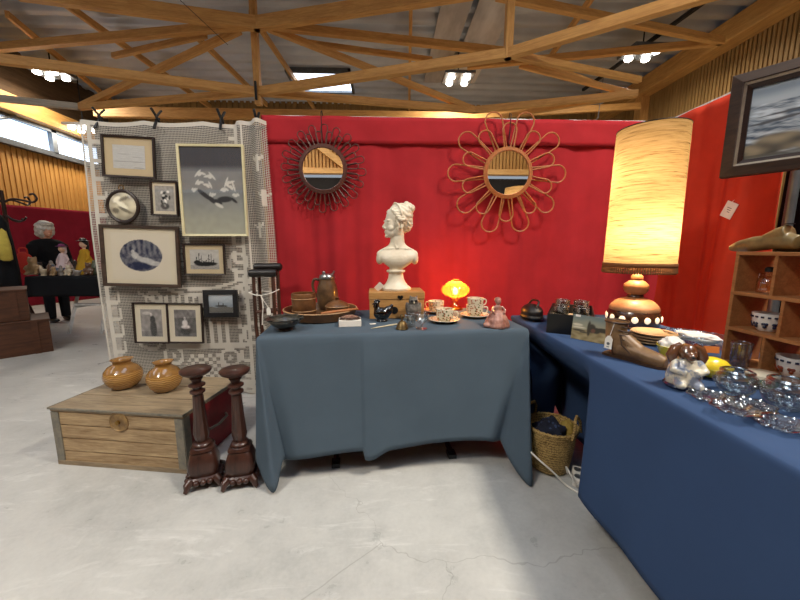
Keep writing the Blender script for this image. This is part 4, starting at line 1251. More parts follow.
for i in range(13):
    for k in range(n_):
        b = 1 + i * n_; g.face((b + k, b + n_ + k, b + n_ + (k + 1) % n_, b + (k + 1) % n_))
g.build('embroidered_lid', attr_paint('embroidery', .9), t)
M().tube([(.057 * math.cos(a * PI / 18), .043 * math.sin(a * PI / 18), .037) for a in range(36)], .0035, 6, closed=True).build('lid_braid', m_jug, t)

# wooden chest with heart
m_oakbox = wood('honey_pine', '#c0935a', '#9a6d3a', 'x', 4, .45)
cf = on(397, 318.5); crz = .03
t = thing('wooden_chest', 'honey-coloured wooden chest with dark heart escutcheon carrying the white bust', 'chest', cf, crz)
BW, BD, BH = .335, .22, .163
M().box((0, BD / 2, BH * .36), (BW, BD, BH * .72)).build('chest_body', m_oakbox, t, smooth=False, bevel=.003)
M().box((0, BD / 2, BH * .86 + .001), (BW + .006, BD + .006, BH * .28)).build('chest_lid', m_oakbox, t, smooth=False, bevel=.004)
hp = []
for i in range(28):
    a = 2 * PI * i / 28
    hp.append((.0011 * 16 * math.sin(a) ** 3, .0011 * (13 * math.cos(a) - 5 * math.cos(2 * a) - 2 * math.cos(3 * a) - math.cos(4 * a))))
M().prism(hp, (.02, 0, BH * .80), (1, 0, 0), (0, 0, 1), (0, -1, 0), .0, .006).build('heart_escutcheon', m_black, t, smooth=False)
m = M(); m.lathe([(.022, 0), (.022, .004), (.016, .006)], 20, (-.015, -.001, BH * .32), rot=(PI / 2, 0, 0)); m.build('keyhole_plate', m_black, t)
for x in (-.11, .11): M().box((x, BD + .001, BH * .72), (.03, .004, .03)).build('hinge', m_brass, t, smooth=False)

# bust
m_plaster = pbr('aged_plaster', '#cfc3aa', .5, col2='#e3dac6', scale=9, spec=.35)
def organic(m, name, mat, parent, vox, it=4, loc=None, rz=0):
    return m.build(name, mat, parent, loc=loc, rz=rz, remesh=vox, smoothit=it)
bp_ = cf + Vector((math.cos(crz + PI / 2) * BD * .5, math.sin(crz + PI / 2) * BD * .5, 0)); bp_.z = Z0 + BH + .0025
t = thing('bust', 'white plaster bust of a girl with tied-up hair on the wooden chest', 'bust', bp_ + Vector((0, 0, 0)), 0)
M().lathe([(.001, 0), (.102, 0), (.106, .008), (.105, .016), (.094, .024), (.082, .034), (.064, .058), (.054, .085), (.05, .108), (.05, .118), (.062, .124), (.066, .131), (.062, .139), (.045, .142), (.045, .165), (.001, .17)], 44, cap=False).build('socle', m_plaster, t)
b = M()
b.lathe([(0, 0)], 3, cap=False)
b = M()
secs = [(.146, .040, .036, 0), (.160, .060, .046, -.004), (.178, .085, .054, -.008), (.198, .110, .059, -.010), (.218, .130, .060, -.010), (.238, .142, .058, -.007), (.254, .143, .055, -.003), (.268, .134, .051, 0), (.281, .113, .048, .002), (.294, .086, .047, .003), (.308, .064, .047, .003), (.326, .051, .047, .002), (.36, .047, .046, .001), (.41, .046, .045, 0)]
ns_ = 40; a_ = len(b.v)
for (z, w_, d_, yc) in secs:
    for k in range(ns_):
        th = 2 * PI * k / ns_; e_ = 2.6 if z < .29 else 2
        c_, s2 = math.cos(th), math.sin(th)
        rr = 1 / (abs(c_) ** e_ + abs(s2) ** e_) ** (1 / e_)
        b.v.append(Vector((.010 + w_ * rr * c_, yc + d_ * rr * s2, z)))
for i in range(len(secs) - 1):
    for k in range(ns_): b.face((a_ + i * ns_ + k, a_ + i * ns_ + (k + 1) % ns_, a_ + (i + 1) * ns_ + (k + 1) % ns_, a_ + (i + 1) * ns_ + k))
b.face([a_ + k for k in reversed(range(ns_))]); b.face([a_ + (len(secs) - 1) * ns_ + k for k in range(ns_)])
for s_ in (-1, 1):
    b.ell((.010 + s_ * .116, -.002, .226), (.030, .046, .050), (0, -s_ * .2, 0)); b.ell((.010 + s_ * .045, -.046, .222), (.036, .022, .030))
    b.tube([(.010 + s_ * .012, -.040, .288), (.010 + s_ * .06, -.042, .285), (.010 + s_ * .10, -.030, .282)], [.006, .007, .006], 8)
    b.tube([(.010 + s_ * .004, -.046, .285), (.010 + s_ * .022, -.030, .335), (.010 + s_ * .030, -.010, .37)], [.008, .009, .01], 8)
hd = M()
hd.ell((.020, 0, .492), (.090, .072, .080)); hd.ell((-.020, 0, .450), (.060, .055, .082)); hd.ell((-.034, 0, .396), (.043, .043, .038))
hd.ell((-.066, 0, .371), (.015, .017, .013)); hd.tube([(-.074, 0, .464), (-.083, 0, .444), (-.0945, 0, .426)], [.007, .008, .010], 10)
hd.ell((-.083, .009, .422), (.009, .007, .0065)); hd.ell((-.083, -.009, .422), (.009, .007, .0065))
hd.ell((-.0765, 0, .4020), (.009, .017, .005)); hd.ell((-.0740, 0, .3925), (.009, .014, .0055))
for s_ in (-1, 1):
    hd.ell((-.066, s_ * .024, .472), (.012, .022, .006), (0, 0, s_ * .3)); hd.ell((-.0635, s_ * .025, .4565), (.010, .0135, .0075)); hd.ell((-.045, s_ * .028, .424), (.026, .024, .028))
    hd.ell((.016, s_ * .066, .438), (.015, .010, .024)); hd.ell((.012, s_ * .069, .420), (.007, .007, .009))
    hd.ell((.0, s_ * .034, .41), (.04, .024, .042))
hair = M()
def hw(q):
    an = math.atan2(q.y, q.z + .25)
    return q * (1 + .038 * math.sin(an * 15 + 4.0 * q.x + 1.5 * math.sin(q.x * 6)) + .022 * math.sin(q.x * 11 + an * 3))
hair.ell((.032, 0, .505), (.086, .083, .086), None, 64, 40, hw)
hair.ell((.062, 0, .475), (.056, .070, .080), (0, -.2, 0), 56, 36, hw)
hair.ell((.082, 0, .445), (.034, .052, .035), None, 30, 20, hw)
hair.ell((.098, 0, .560), (.038, .044, .036), (0, .5, 0), 40, 26, lambda q: q * (1 + .10 * math.sin(4 * math.atan2(q.y, q.z) + 5 * q.x)))
for k in range(3): hair.tube([(.080 + .006 * k + .018 * math.cos(a * PI / 10), (.040 - .010 * k) * math.sin(a * PI / 10), .568 + .008 * k + .016 * math.cos(a * PI / 10 + PI)) for a in range(20)], .009, 8, closed=True)
hair.tube([(-.010 + .02 * abs(i - 6) / 6, .088 * math.sin((i - 6) / 6 * 1.5), .498 + .094 * math.cos((i - 6) / 6 * 1.5)) for i in range(13)], .0055, 8)
for s_ in (-1, 1):
    for j in range(4):
        hair.tube([(-.038 + .010 * j, s_ * (.026 + .013 * j), .546 - .016 * j), (-.042 + .010 * j, s_ * (.046 + .011 * j), .535 - .018 * j), (-.030 + .012 * j, s_ * (.058 + .009 * j), .528 - .018 * j), (-.005 + .012 * j, s_ * (.066 + .006 * j), .530 - .018 * j)], [.008, .010, .011, .009], 8)
    hair.tube([(-.012, s_ * .066, .470), (-.014, s_ * .070, .450), (-.004, s_ * .070, .432), (-.012, s_ * .066, .414), (-.006, s_ * .062, .398)], [.010, .010, .008, .007, .004], 8)
RB = Matrix.Translation((.008, 0, 0)) @ Matrix.Rotation(math.radians(20), 4, 'Z') @ Matrix.Translation((-.008, 0, 0))
hd.xf(RB); hair.xf(RB)
nb = len(b.v); b.v += hd.v; b.f += [tuple(i + nb for i in f) for f in hd.f]; b.mi += hd.mi
organic(b, 'head_and_shoulders', m_plaster, t, .0030, 6)
organic(hair, 'hair', m_plaster, t, .0026, 1)
t.scale = (.905, .905, .905)
# price card at the socle
M().box((-.118, -.06, .028), (.04, .002, .06), (.3, .75, 0)).build('price_card', m_white, t, smooth=False)

# hen
m_blk_gl = pbr('black_glaze', '#0b0908', .08, coat=1, var=.2)
t = thing('hen_figurine', 'shiny black hen figurine beside the wooden chest', 'figurine', on(382, 321))
h = M(); h.ell((.0, 0, .045), (.05, .038, .04)); h.ell((.036, 0, .062), (.028, .026, .03), (0, .5, 0)); h.tube([(-.024, 0, .062), (-.03, 0, .085), (-.03, 0, .10)], [.024, .017, .015], 12); h.ell((-.032, 0, .104), (.018, .015, .016))
h.tube([(-.046, 0, .104), (-.06, 0, .10)], [.007, .002], 8); h.lathe([(.001, 0), (.034, 0), (.034, .008), (.02, .014), (.018, .02)], 20)
h.tube([(.04, 0, .07), (.058, 0, .09), (.062, 0, .10)], [.018, .012, .006], 10)
organic(h, 'hen_body', m_blk_gl, t, .003, 3)
cmb = M()
for k in range(4): cmb.ell((-.042 + .009 * k, 0, .119 + .003 * math.sin(k * 1.1)), (.006, .004, .008), nu=10, nv=8)
cmb.build('comb', m_blk_gl, t)
M().ell((-.046, 0, .088), (.005, .004, .009), nu=10, nv=8).build('wattle', m_blk_gl, t)
# paper knife and small paper chip
m_bone = pbr('bone', '#d3c6a6', .45, var=.06)
a_, b_ = PZ(371, 328.5, Z0 + .004), PZ(397, 324, Z0 + .004)
t = thing('paper_knife', 'slim bone-coloured paper knife lying on the cloth before the chest', 'knife', (a_ + b_) / 2, math.atan2((b_ - a_).y, (b_ - a_).x)); L = (b_ - a_).length / 2
M().tube([(-L, 0, 0), (-L * .5, 0, 0), (L * .2, 0, 0)], [.001, .0035, .0036], 8).build('blade', m_bone, t); M().tube([(L * .2, 0, 0), (L * .6, 0, 0), (L, 0, 0)], [.004, .0045, .003], 8).build('handle', m_bone, t)
o = M().box((0, 0, .001), (.035, .02, .002)).build('paper_slip', m_white, loc=on(373, 323.5) - Vector((0, .012, 0)), rz=.3, smooth=False); tag(o, 'tiny white paper slip below the black hen', 'paper')
# bell
m_bell = pbr('bell_bronze', '#6e5a36', .4, .7, col2='#4b3c22', scale=25)
t = thing('hand_bell', 'small bronze bell with ball handle near the table front', 'bell', on(402, 329))
M().lathe([(.033, 0), (.034, .004), (.028, .016), (.021, .034), (.012, .044), (.001, .047)], 32, cap=False).build('bell_body', m_bell, t)
M().lathe([(.006, .045), (.005, .056), (.010, .062), (.011, .070), (.006, .078), (.001, .08)], 20, cap=False).build('handle', m_bell, t)
# owl
m_owl = pbr('grey_stone', '#7b746b', .6, col2='#4a453f', scale=35, bump=.2)
t = thing('owl_figurine', 'grey carved owl figurine at the right end of the chest', 'figurine', on(413.5, 320))
h = M(); h.ell((0, 0, .06), (.042, .036, .06)); h.ell((0, -.004, .115), (.030, .028, .028)); h.lathe([(.001, 0), (.036, 0), (.036, .012), (.03, .016)], 20)
for s_ in (-1, 1): h.ell((s_ * .034, .004, .065), (.014, .026, .045), (0, s_ * .15, 0)); h.tube([(s_ * .016, 0, .134), (s_ * .022, 0, .15)], [.009, .003], 8)
organic(h, 'owl_body', m_owl, t, .0032, 3)
for s_ in (-1, 1): M().ell((s_ * .012, -.030, .120), (.008, .005, .008), nu=12, nv=8).build('eye', m_black, t)
M().tube([(0, -.03, .114), (0, -.037, .105)], [.005, .001], 8).build('beak', m_bone, t)
# glassware
m_glass = glassy('clear_glass', '#f7fbfb', .10, .03)
m_crystal = glassy('cut_crystal', '#f5f8f8', .11, .05, bump=.4)
m_glass_rim = glassy('glass_rim', '#f2f6f6', .28, .05)
def goblet(p, r, h_, label, cat='glass', name='glass_cup', foot=True, rz=0):
    t = thing(name, label, cat, p, rz)
    if foot:
        M().lathe([(.001, .002), (r * .75, 0), (r * .75, .004), (r * .2, .010), (r * .14, h_ * .28), (r * .3, h_ * .36)], 28, cap=False).build('foot', m_crystal, t)
        M().lathe([(.001, h_ * .36), (r * .55, h_ * .42), (r * .85, h_ * .6), (r * .9, h_ * .85), (r, h_), (r * .94, h_), (r * .8, h_ * .62), (r * .5, h_ * .46), (.001, h_ * .42)], 28, cap=False).build('bowl', m_crystal, t)
    else:
        M().lathe([(.001, 0), (r * .8, 0), (r * .86, .01), (r * .92, h_ * .5), (r, h_), (r * .94, h_), (r * .8, .014), (.001, .012)], 28, cap=False).build('cup_body', m_crystal, t)
    M().tube([(r * .97 * math.cos(a * PI / 14), r * .97 * math.sin(a * PI / 14), h_) for a in range(28)], .0016, 6, closed=True).build('rim', m_glass_rim, t)
    return t
goblet(on(410, 326.5), .033, .068, 'clear pressed glass cup left of the footed one, in front of the owl', foot=False)
goblet(on(421.5, 329), .040, .085, 'clear footed glass sherbet cup in front of the white saucers')
# cups
m_china = spotted('floral_china', '#ddd3b8', '#a4572b', 75, .38, .2, '#55602f')
m_china_w = pbr('china_cream', '#ddd3ba', .2, var=.04, coat=.4)
def saucer(p, label, r=.088):
    t = thing('saucer', label, 'saucer', p, group='floral saucers on the front table')
    M().lathe([(.001, .003), (r * .45, .001), (r * .5, .0), (r * .55, .004), (r * .8, .010), (r, .018), (r * .985, .021), (r * .78, .014), (r * .5, .007), (.001, .006)], 44, cap=False).build('dish', m_china, t)
    M().tube([(r * .993 * math.cos(a * PI / 24), r * .993 * math.sin(a * PI / 24), .0195) for a in range(48)], .002, 6, closed=True).build('rim', m_china_w, t)
    return t
def cup(p, label, rz=0, r=.052, h_=.07):
    t = thing('teacup', label, 'cup', p, rz, group='floral teacups on the front table')
    M().lathe([(.001, .002), (r * .6, 0), (r * .62, .005), (r * .9, .018), (r * .97, h_ * .5), (r, h_), (r * .95, h_), (r * .9, h_ * .5), (r * .6, .012), (.001, .010)], 36, cap=False).build('cup_body', m_china, t)
    M().tube([(r * .975 * math.cos(a * PI / 20), r * .975 * math.sin(a * PI / 20), h_) for a in range(40)], .0022, 6, closed=True).build('rim', m_china_w, t)
    M().tube(smooth_path([Vector(q) for q in ((r * .95, 0, h_ * .8), (r * 1.35, 0, h_ * .85), (r * 1.5, 0, h_ * .6), (r * 1.3, 0, h_ * .32), (r * .93, 0, h_ * .28))]), .004, 8).build('handle', m_china_w, t)
    return t
pa = on(444, 322); saucer(pa, 'floral saucer nearest the front under a single teacup'); cup(pa + Vector((.004, 0, .008)), 'floral teacup on the front saucer, left of the stacked pair', -.5)
pb = on(436, 312.5); saucer(pb, 'orange-lit floral saucer behind the front left teacup', .085); cup(pb + Vector((.0, 0, .008)), 'floral teacup behind and left of the front one', 2.6)
pc = on(474.5, 317); saucer(pc, 'floral saucer under the stacked pair of teacups'); cup(pc + Vector((0, 0, .008)), 'lower floral teacup of the stacked pair', -.3); cup(pc + Vector((.002, 0, .008 + .05)), 'upper floral teacup of the stacked pair', .2, .05, .062)
# amber lamp
def amber():
    t = NT('amber_glass'); t.n.remove(t.b)
    tr = t.add('ShaderNodeBsdfTransparent'); tr.inputs['Color'].default_value = c4(C('#ffc870'))
    tl = t.add('ShaderNodeBsdfTranslucent'); tl.inputs['Color'].default_value = c4(C('#e89a3c'))
    gl = t.add('ShaderNodeBsdfGlossy'); gl.inputs['Roughness'].default_value = .08
    m1 = t.add('ShaderNodeMixShader'); m1.inputs[0].default_value = .16; t.link(tr.outputs[0], m1.inputs[1]); t.link(tl.outputs[0], m1.inputs[2])
    m2 = t.add('ShaderNodeMixShader'); m2.inputs[0].default_value = .10; t.link(m1.outputs[0], m2.inputs[1]); t.link(gl.outputs[0], m2.inputs[2])
    t.link(m2.outputs[0], t.out.inputs['Surface']); return t.m
m_amber = amber()
def point(parent, loc, e, col, size=.03):
    ld = bpy.data.lights.new('bulb_light', 'POINT'); ld.energy = e; ld.color = col; ld.shadow_soft_size = size
    o = bpy.data.objects.new('bulb_light', ld); COL.objects.link(o); o.parent = parent; o.location = loc
m_bulb = glow('lamp_bulb', '#ffdf9a', 25)
pl_ = on(455, 309.5)
t = thing('glass_lamp', 'glowing amber glass table lamp between the teacups', 'lamp', pl_)
M().lathe([(.001, 0), (.052, 0), (.055, .008), (.04, .018), (.022, .04), (.018, .06), (.026, .078), (.034, .09)], 32, cap=False).build('foot', m_amber, t)
M().lathe([(.034, .088), (.07, .100), (.092, .124), (.096, .142), (.088, .162), (.06, .185), (.034, .198), (.03, .205)], 44, cap=False, lobes=22, amp=.012).build('globe', m_amber, t)
M().lathe([(.031, .203), (.034, .208), (.022, .212)], 24, cap=False).build('top_ring', m_brass, t)
M().ell((0, 0, .128), (.019, .019, .024), nu=16, nv=10).build('bulb', m_bulb, t)
point(t, (0, 0, .172), 13, (1, .62, .28), .012)
# pink lady figurine
m_pinkg = pbr('pinkish_ceramic', '#b98a7c', .35, col2='#7e5245', scale=22, coat=.3)
t = thing('lady_figurine', 'pinkish ceramic lady in wide crinoline at the right front table end', 'figurine', on(497, 326.5))
h = M(); h.lathe([(.001, 0), (.064, 0), (.068, .012), (.056, .045), (.036, .078), (.022, .09), (.001, .094)], 36, lobes=9, amp=.05); h.ell((0, 0, .10), (.021, .017, .024)); h.tube([(0, 0, .11), (0, 0, .13)], [.010, .008], 10); h.ell((0, -.002, .140), (.016, .017, .019)); h.ell((0, .006, .148), (.019, .017, .016))
for s_ in (-1, 1): h.tube([(s_ * .020, 0, .112), (s_ * .036, -.014, .092), (s_ * .026, -.034, .078)], [.008, .007, .006], 8)
h.ell((-.058, -.02, .014), (.026, .02, .016)); h.ell((-.04, -.034, .03), (.012, .010, .022))
organic(h, 'lady_body', m_pinkg, t, .0032, 2)

# ================================================================== RIGHT TABLE OBJECTS
# black bag at far end
lb = on(541, 333.5)
t = thing('black_bag', 'black rounded bag at the far end of the right table', 'bag', (.875, 1.98, Z0))
h = M(); h.ell((0, 0, .048), (.06, .085, .05)); h.ell((0, 0, .022), (.064, .09, .022))
organic(h, 'bag_body', m_leather, t, .005, 4)
M().tube(smooth_path([Vector(q) for q in ((0, -.06, .08), (.02, -.04, .115), (.02, .04, .115), (0, .06, .08))]), .006, 8).build('handle', m_leather, t)
# black open box with glasses
A = Vector((.822, 1.668, Z0)); Bx = Vector((.50, .866, 0)); By = Vector((.866, -.50, 0))
lw_, dw_, bh_ = .36, .205, .10
t = thing('cardboard_box', 'black open box of pressed glasses behind the small landscape', 'box', A, math.atan2(Bx.y, Bx.x))
m = M(); m.box((lw_ / 2, -dw_ / 2, .003), (lw_, dw_, .006))
for yy in (0, -dw_): m.box((lw_ / 2, yy, bh_ / 2), (lw_, .006, bh_))
for xx in (0, lw_): m.box((xx, -dw_ / 2, bh_ / 2), (.006, dw_, bh_))
m.build('box_walls', m_black, t, smooth=False)
M().box((lw_ / 2, -dw_ / 2, .045), (lw_ - .012, dw_ - .012, .004)).build('tissue_layer', pbr('tissue_paper', '#cdbfa8', .9, scale=30, bump=.5), t, smooth=False)
names_ = ['pressed glass tumbler at the near left corner in the black box', 'pressed glass tumbler at the near right corner in the black box', 'pressed glass tumbler in the middle left of the black box', 'pressed glass tumbler in the middle right of the black box', 'pressed glass tumbler at the far left corner in the black box', 'pressed glass tumbler at the far right corner in the black box']
i = 0
for fx in (.17, .5, .83):
    for fy in (.28, .72):
        q = A + Bx * lw_ * fx + By * dw_ * fy
        g_ = goblet(Vector((q.x, q.y, Z0 + .048)), .038, .085 if i not in (2, 3) else .10, names_[i], name='glass_tumbler', foot=False); g_['group'] = 'glasses in the black box'; i += 1
# small landscape painting leaning on the box
pa_, pb_ = on(570.5, 338), on(606.5, 345)
dv = (pb_ - pa_); pw_ = dv.length; dv.normalize()
def pic_land(u, v):
    c_ = mixc(C('#a8a184'), C('#6f7f7c'), sm(.45, 1, v + .1 * nz(u * 4, v * 4)))
    if v < .42: c_ = mixc(C('#b3a277'), C('#86754e'), .5 + .9 * nz(u * 6, v * 9))
    c_ = mixc(c_, C('#3d3a30'), max(blob(u, v, .55, .52, .12, .18), blob(u, v, .48, .5, .05, .3), blob(u, v, .85, .5, .2, .09), blob(u, v, .68, .46, .12, .12)))
    c_ = mixc(c_, C('#6d4a3a'), blob(u, v, .60, .44, .06, .08))
    c_ = mixc(c_, C('#d9cfb4'), max(blob(u, v, .16, .6, .14, .05), blob(u, v, .2, .5, .2, .03)))
    c_ = mixc(c_, C('#4b4639'), max(blob(u, v, .2, .38, .2, .04), blob(u, v, .35, .32, .12, .03)))
    return c_
t = thing('small_painting', 'small unframed landscape painting leaning on the black box', 'painting', (pa_ + pb_) / 2, rot=(-.14, 0, math.atan2(dv.y, dv.x)))
M().box((0, .005, .059), (pw_, .008, .116)).build('board', m_frame_br, t, smooth=False)
g = M(); g.grid(lambda u, v: ((u - .5) * pw_, 0, .001 + .116 * v), 60, 46, colfn=pic_land); g.build('painted_face', m_oil, t, smooth=False)
M().box((-pw_ * .36, -.002, .112), (.022, .002, .010)).build('price_sticker', m_white, t, smooth=False)
# boot
m_boot = pbr('brown_leather', '#8a6a44', .45, col2='#5f4429', scale=14, bump=.15)
m_boot_dk = pbr('dark_leather_edge', '#3a2616', .5, scale=20)
hb, tb = on(611, 355), on(664, 369)
dv = (tb - hb); bl = dv.length; bl = max(bl, .22); rzb = math.atan2(dv.y, dv.x)
t = thing('child_boot', 'old brown lace-up child boot with a white tag on the navy cloth', 'boot', hb, rzb)
h = M(); K = bl / .22
h.tube([(.012, 0, .14), (.010, 0, .10), (.016, 0, .06), (.022, 0, .035)], [.040, .036, .038, .036], 22)
h.tube([(.015, 0, .036), (.07, 0, .038), (.12, 0, .03), (.165, 0, .024), (.19, 0, .022)], [.034, .036, .032, .028, .020], 18)
h.tube([(.03, 0, .085), (.075, 0, .055), (.12, 0, .036)], [.03, .03, .02], 14)
h.box((.08, 0, .010), (.20, .044, .012))
h.xf(Matrix.Diagonal((K, 1, 1, 1)))
organic(h, 'boot_upper', m_boot, t, .0032, 5)
s_ = M(); s_.prism([(-.025, -.020), (.02, -.026), (.08, -.022), (.13, -.032), (.18, -.027), (.205, 0), (.18, .027), (.13, .032), (.08, .022), (.02, .026), (-.025, .020)], (0, 0, 0), (K, 0, 0), (0, 1, 0), (0, 0, 1), .0, .009); s_.build('sole', m_boot_dk, t, smooth=False)
M().tube([(.012 + .041 * math.cos(a * PI / 12), .041 * math.sin(a * PI / 12), .142) for a in range(24)], .004, 6, closed=True).build('collar', m_boot_dk, t)
M().lathe([(.001, .0), (.037, .0)], 24, (.012, 0, .1425), cap=False).build('opening_shade', m_black, t)  # flat black disc stands for the shade inside the hollow shaft
for k in range(5):
    z = .130 - .017 * k; x = .050 + .014 * max(0, k - 2) + .003 * k
    M().tube(smooth_path([Vector(q) for q in ((x - .02, -.028, z), (x + .006, -.012, z - .004), (x + .006, .012, z - .008), (x - .02, .028, z - .010))], 5), .0028, 6).build('lace', m_boot_dk, t)
M().tube([(.045, -.036, .10), (.055, -.036, .06), (.085, -.034, .035)], .003, 6).build('seam', m_boot_dk, t)
tg = M(); tg.prism([(-.014, -.05), (.014, -.05), (.014, -.012), (.006, 0), (-.006, 0), (-.014, -.012)], (.012, -.046, .088), (1, 0, 0), (0, .1, 1), (0, -1, 0), 0, .0015); tg = tg.build('price_tag', m_white, t, smooth=False)
m = M(); m.lathe([(.006, 0), (.006, .0008)], 12, (.012, -.0505, .058), rot=(PI / 2, 0, 0)); m.box((.012, -.0525, .046), (.010, .0006, .003)); m.build('pen_mark', m_steel, tg)
M().tube([(.012, -.044, .088), (.018, -.042, .115), (.022, -.038, .142)], .0014, 5).build('tag_string', m_white, t)

# tall lamp
m_ceramic = pbr('sandy_ceramic', '#a9805a', .5, col2='#8a6240', scale=10, bump=.1, coat=.15)
m_ceramic_dk = pbr('dark_brown_glaze', '#3d2415', .25, coat=.5, var=.25, scale=10)
m_oval = glow('glowing_oval', '#ffe9c4', 1.0)  # bright ovals round the lamp base, with a weak emission
lp = on(632, 325.5)
t = thing('table_lamp', 'tall lit ceramic lamp with woven drum shade on the right table', 'lamp', lp)
M().lathe([(0.0008, 0), (0.1134, 0), (0.1243, .012), (0.1302, .045), (0.1260, .075), (0.1176, .092)], 48, cap=False).build('base_band', m_ceramic_dk, t)
M().lathe([(0.1180, .090), (0.1193, .1), (0.1109, .118), (0.0924, .138), (0.0672, .152), (0.0420, .158), (0.0386, .162)], 48, cap=False).build('shoulder', m_ceramic, t)
M().lathe([(0.0386, .158), (0.0420, .165), (0.0378, .172), (0.0386, .178)], 36, cap=False).build('dark_collar', m_ceramic_dk, t)
M().lathe([(0.0353, .176), (0.0521, .190), (0.0605, .210), (0.0571, .232), (0.0378, .250), (0.0235, .256)], 40, cap=False).build('bulge', m_ceramic, t)
M().lathe([(0.0218, .254), (0.0286, .262), (0.0286, .276), (0.0202, .286), (0.0151, .292)], 32, cap=False).build('neck_ball', m_ceramic, t)
M().tube([(0, 0, .29), (0, 0, .46)], .008, 10).build('stem', m_brass, t)
for k in range(14):
    a = 2 * PI * k / 14 + .1
    m = M(); m.ell((.1285 * math.cos(a), .1285 * math.sin(a), .052), (.006, .016, .017), rot=(0, 0, a), nu=14, nv=8); m.build('base_oval', m_oval, t)
def shade_mat():
    t = NT('woven_shade'); t.n.remove(t.b)
    v = t.coords((2.2, 2.2, 46)); f = t.noise(v, 3, 5, .65, .3); g = t.noise(t.coords((5, 5, 120)), 3, 3)
    h = t.math('ADD', t.math('MULTIPLY', f, .65), t.math('MULTIPLY', g, .35))
    col = t.ramp(h, [(.36, C('#42341f')), (.46, C('#6f6347')), (.7, C('#80745c'))])
    di = t.add('ShaderNodeBsdfDiffuse'); tl = t.add('ShaderNodeBsdfTranslucent')
    t.link(col, di.inputs['Color']); t.link(col, tl.inputs['Color'])
    mx = t.add('ShaderNodeMixShader'); mx.inputs[0].default_value = .5
    t.link(di.outputs[0], mx.inputs[1]); t.link(tl.outputs[0], mx.inputs[2]); t.link(mx.outputs[0], t.out.inputs['Surface'])
    return t.m
m_shade = shade_mat()
ZS0, ZS1 = PY(640, 266, lp.y).z - Z0, PY(655, 129, lp.y).z - Z0
n_ = 72; SR = .166
sh = M(); sh.grid(lambda u, v: ((SR - .008 * v) * math.cos(2 * PI * u), (SR - .008 * v) * math.sin(2 * PI * u), ZS0 + (ZS1 - ZS0) * v), n_, 12)
so = sh.build('lamp_shade', m_shade, t, angle=180)
m_fringe = fabric('fringe_brown', '#6e4a2c', 300); 
m = M(); m.grid(lambda u, v: ((SR + .0025) * math.cos(2 * PI * u), (SR + .0025) * math.sin(2 * PI * u), ZS0 - .004 + .022 * v), n_, 1)
m.build('fringe_braid', m_fringe, so, solid=.003, angle=180)
m = M()
for k in range(96):
    a = 2 * PI * k / 96; r = SR + .001
    m.tube([(r * math.cos(a), r * math.sin(a), ZS0), (r * math.cos(a), r * math.sin(a), ZS0 - .022)], [.0035, .005], 5)
    m.ell((r * math.cos(a), r * math.sin(a), ZS0 - .029), (.0055, .0055, .009), nu=6, nv=5)
m.build('tassel_fringe', m_fringe, so)
m = M()
for k in range(2): m.tube([((SR - .009) * math.cos(a * PI / 24), (SR - .009) * math.sin(a * PI / 24), ZS1 - .002) for a in range(48)], .003, 6, closed=True)
for k in range(3):
    a = 2 * PI * k / 3; m.tube([(0, 0, ZS1 - .05), ((SR - .01) * math.cos(a), (SR - .01) * math.sin(a), ZS1 - .004)], .002, 5)
m.tube([(0, 0, .46), (0, 0, ZS1 - .03)], .005, 8)
m.build('shade_carrier', m_dsteel, so)
M().lathe([(.012, ZS1 - .03), (.014, ZS1 + .01), (.006, ZS1 + .02), (.001, ZS1 + .022)], 14).build('finial', m_dsteel, so)
for z in (.52, .80): M().ell((.035, 0, z), (.028, .028, .04), nu=16, nv=10).build('bulb', m_bulb, t)
point(t, (.0, -.04, .50), 46, (1, .62, .33), .05); point(t, (.0, .04, .80), 36, (1, .62, .33), .05)

# plates
m_plate = pbr('turned_pale_wood', '#c0a077', .5, col2='#a98559', scale=12)
p = on(650.5, 342)
for k in range(4):
    o = thing('wooden_plate', ['lowest pale plate of the small stack beside the tall lamp', 'second pale plate from the bottom beside the tall lamp', 'third pale plate from the bottom beside the tall lamp', 'topmost pale plate of the small stack beside the tall lamp'][k], 'plate', p + Vector((.002 * k, -.001 * k, .0125 * k)), group='pale plates stacked by the tall lamp')
    M().lathe([(.001, 0), (.055, 0), (.06, .002), (.088, .009), (.09, .012), (.085, .013), (.058, .006), (.001, .005)], 40, cap=False).build('plate_body', m_plate, o)
    M().tube([(.0885 * math.cos(a * PI / 20), .0885 * math.sin(a * PI / 20), .0115) for a in range(40)], .0015, 6, closed=True).build('rim', m_rim, o)
# yellow bowl with lace cloth
m_yellow = pbr('yellow_glaze', '#c9bd3a', .2, coat=.6, var=.12)
m_lemon = pbr('lemon_glaze', '#e0c52e', .18, coat=.7, var=.1, bump=.1, scale=30)
p = on(669.5, 358)
t = thing('yellow_bowl', 'small yellow-green bowl holding crumpled white lace', 'bowl', p)
M().lathe([(.001, 0), (.028, 0), (.030, .005), (.04, .03), (.046, .05), (.043, .05), (.036, .03), (.026, .008), (.001, .006)], 36, cap=False, lobes=10, amp=.02).build('bowl_body', m_yellow, t)
m = M(); m.tube([(.0455 * math.cos(a * PI / 18), .0455 * math.sin(a * PI / 18), .05) for a in range(36)], .0022, 6, closed=True); m.build('rim', m_yellow, t)
m_lacewhite = fabric('white_lace_cloth', '#d9d6d0', 200, .9, .1, .6)
lumpcloth('lace_napkin', (p.x + .004, p.y + .004, Z0 + .052), (.042, .04, .032), m_lacewhite, 'crumpled white lace napkin in the yellow-green bowl', 'napkin', 11)
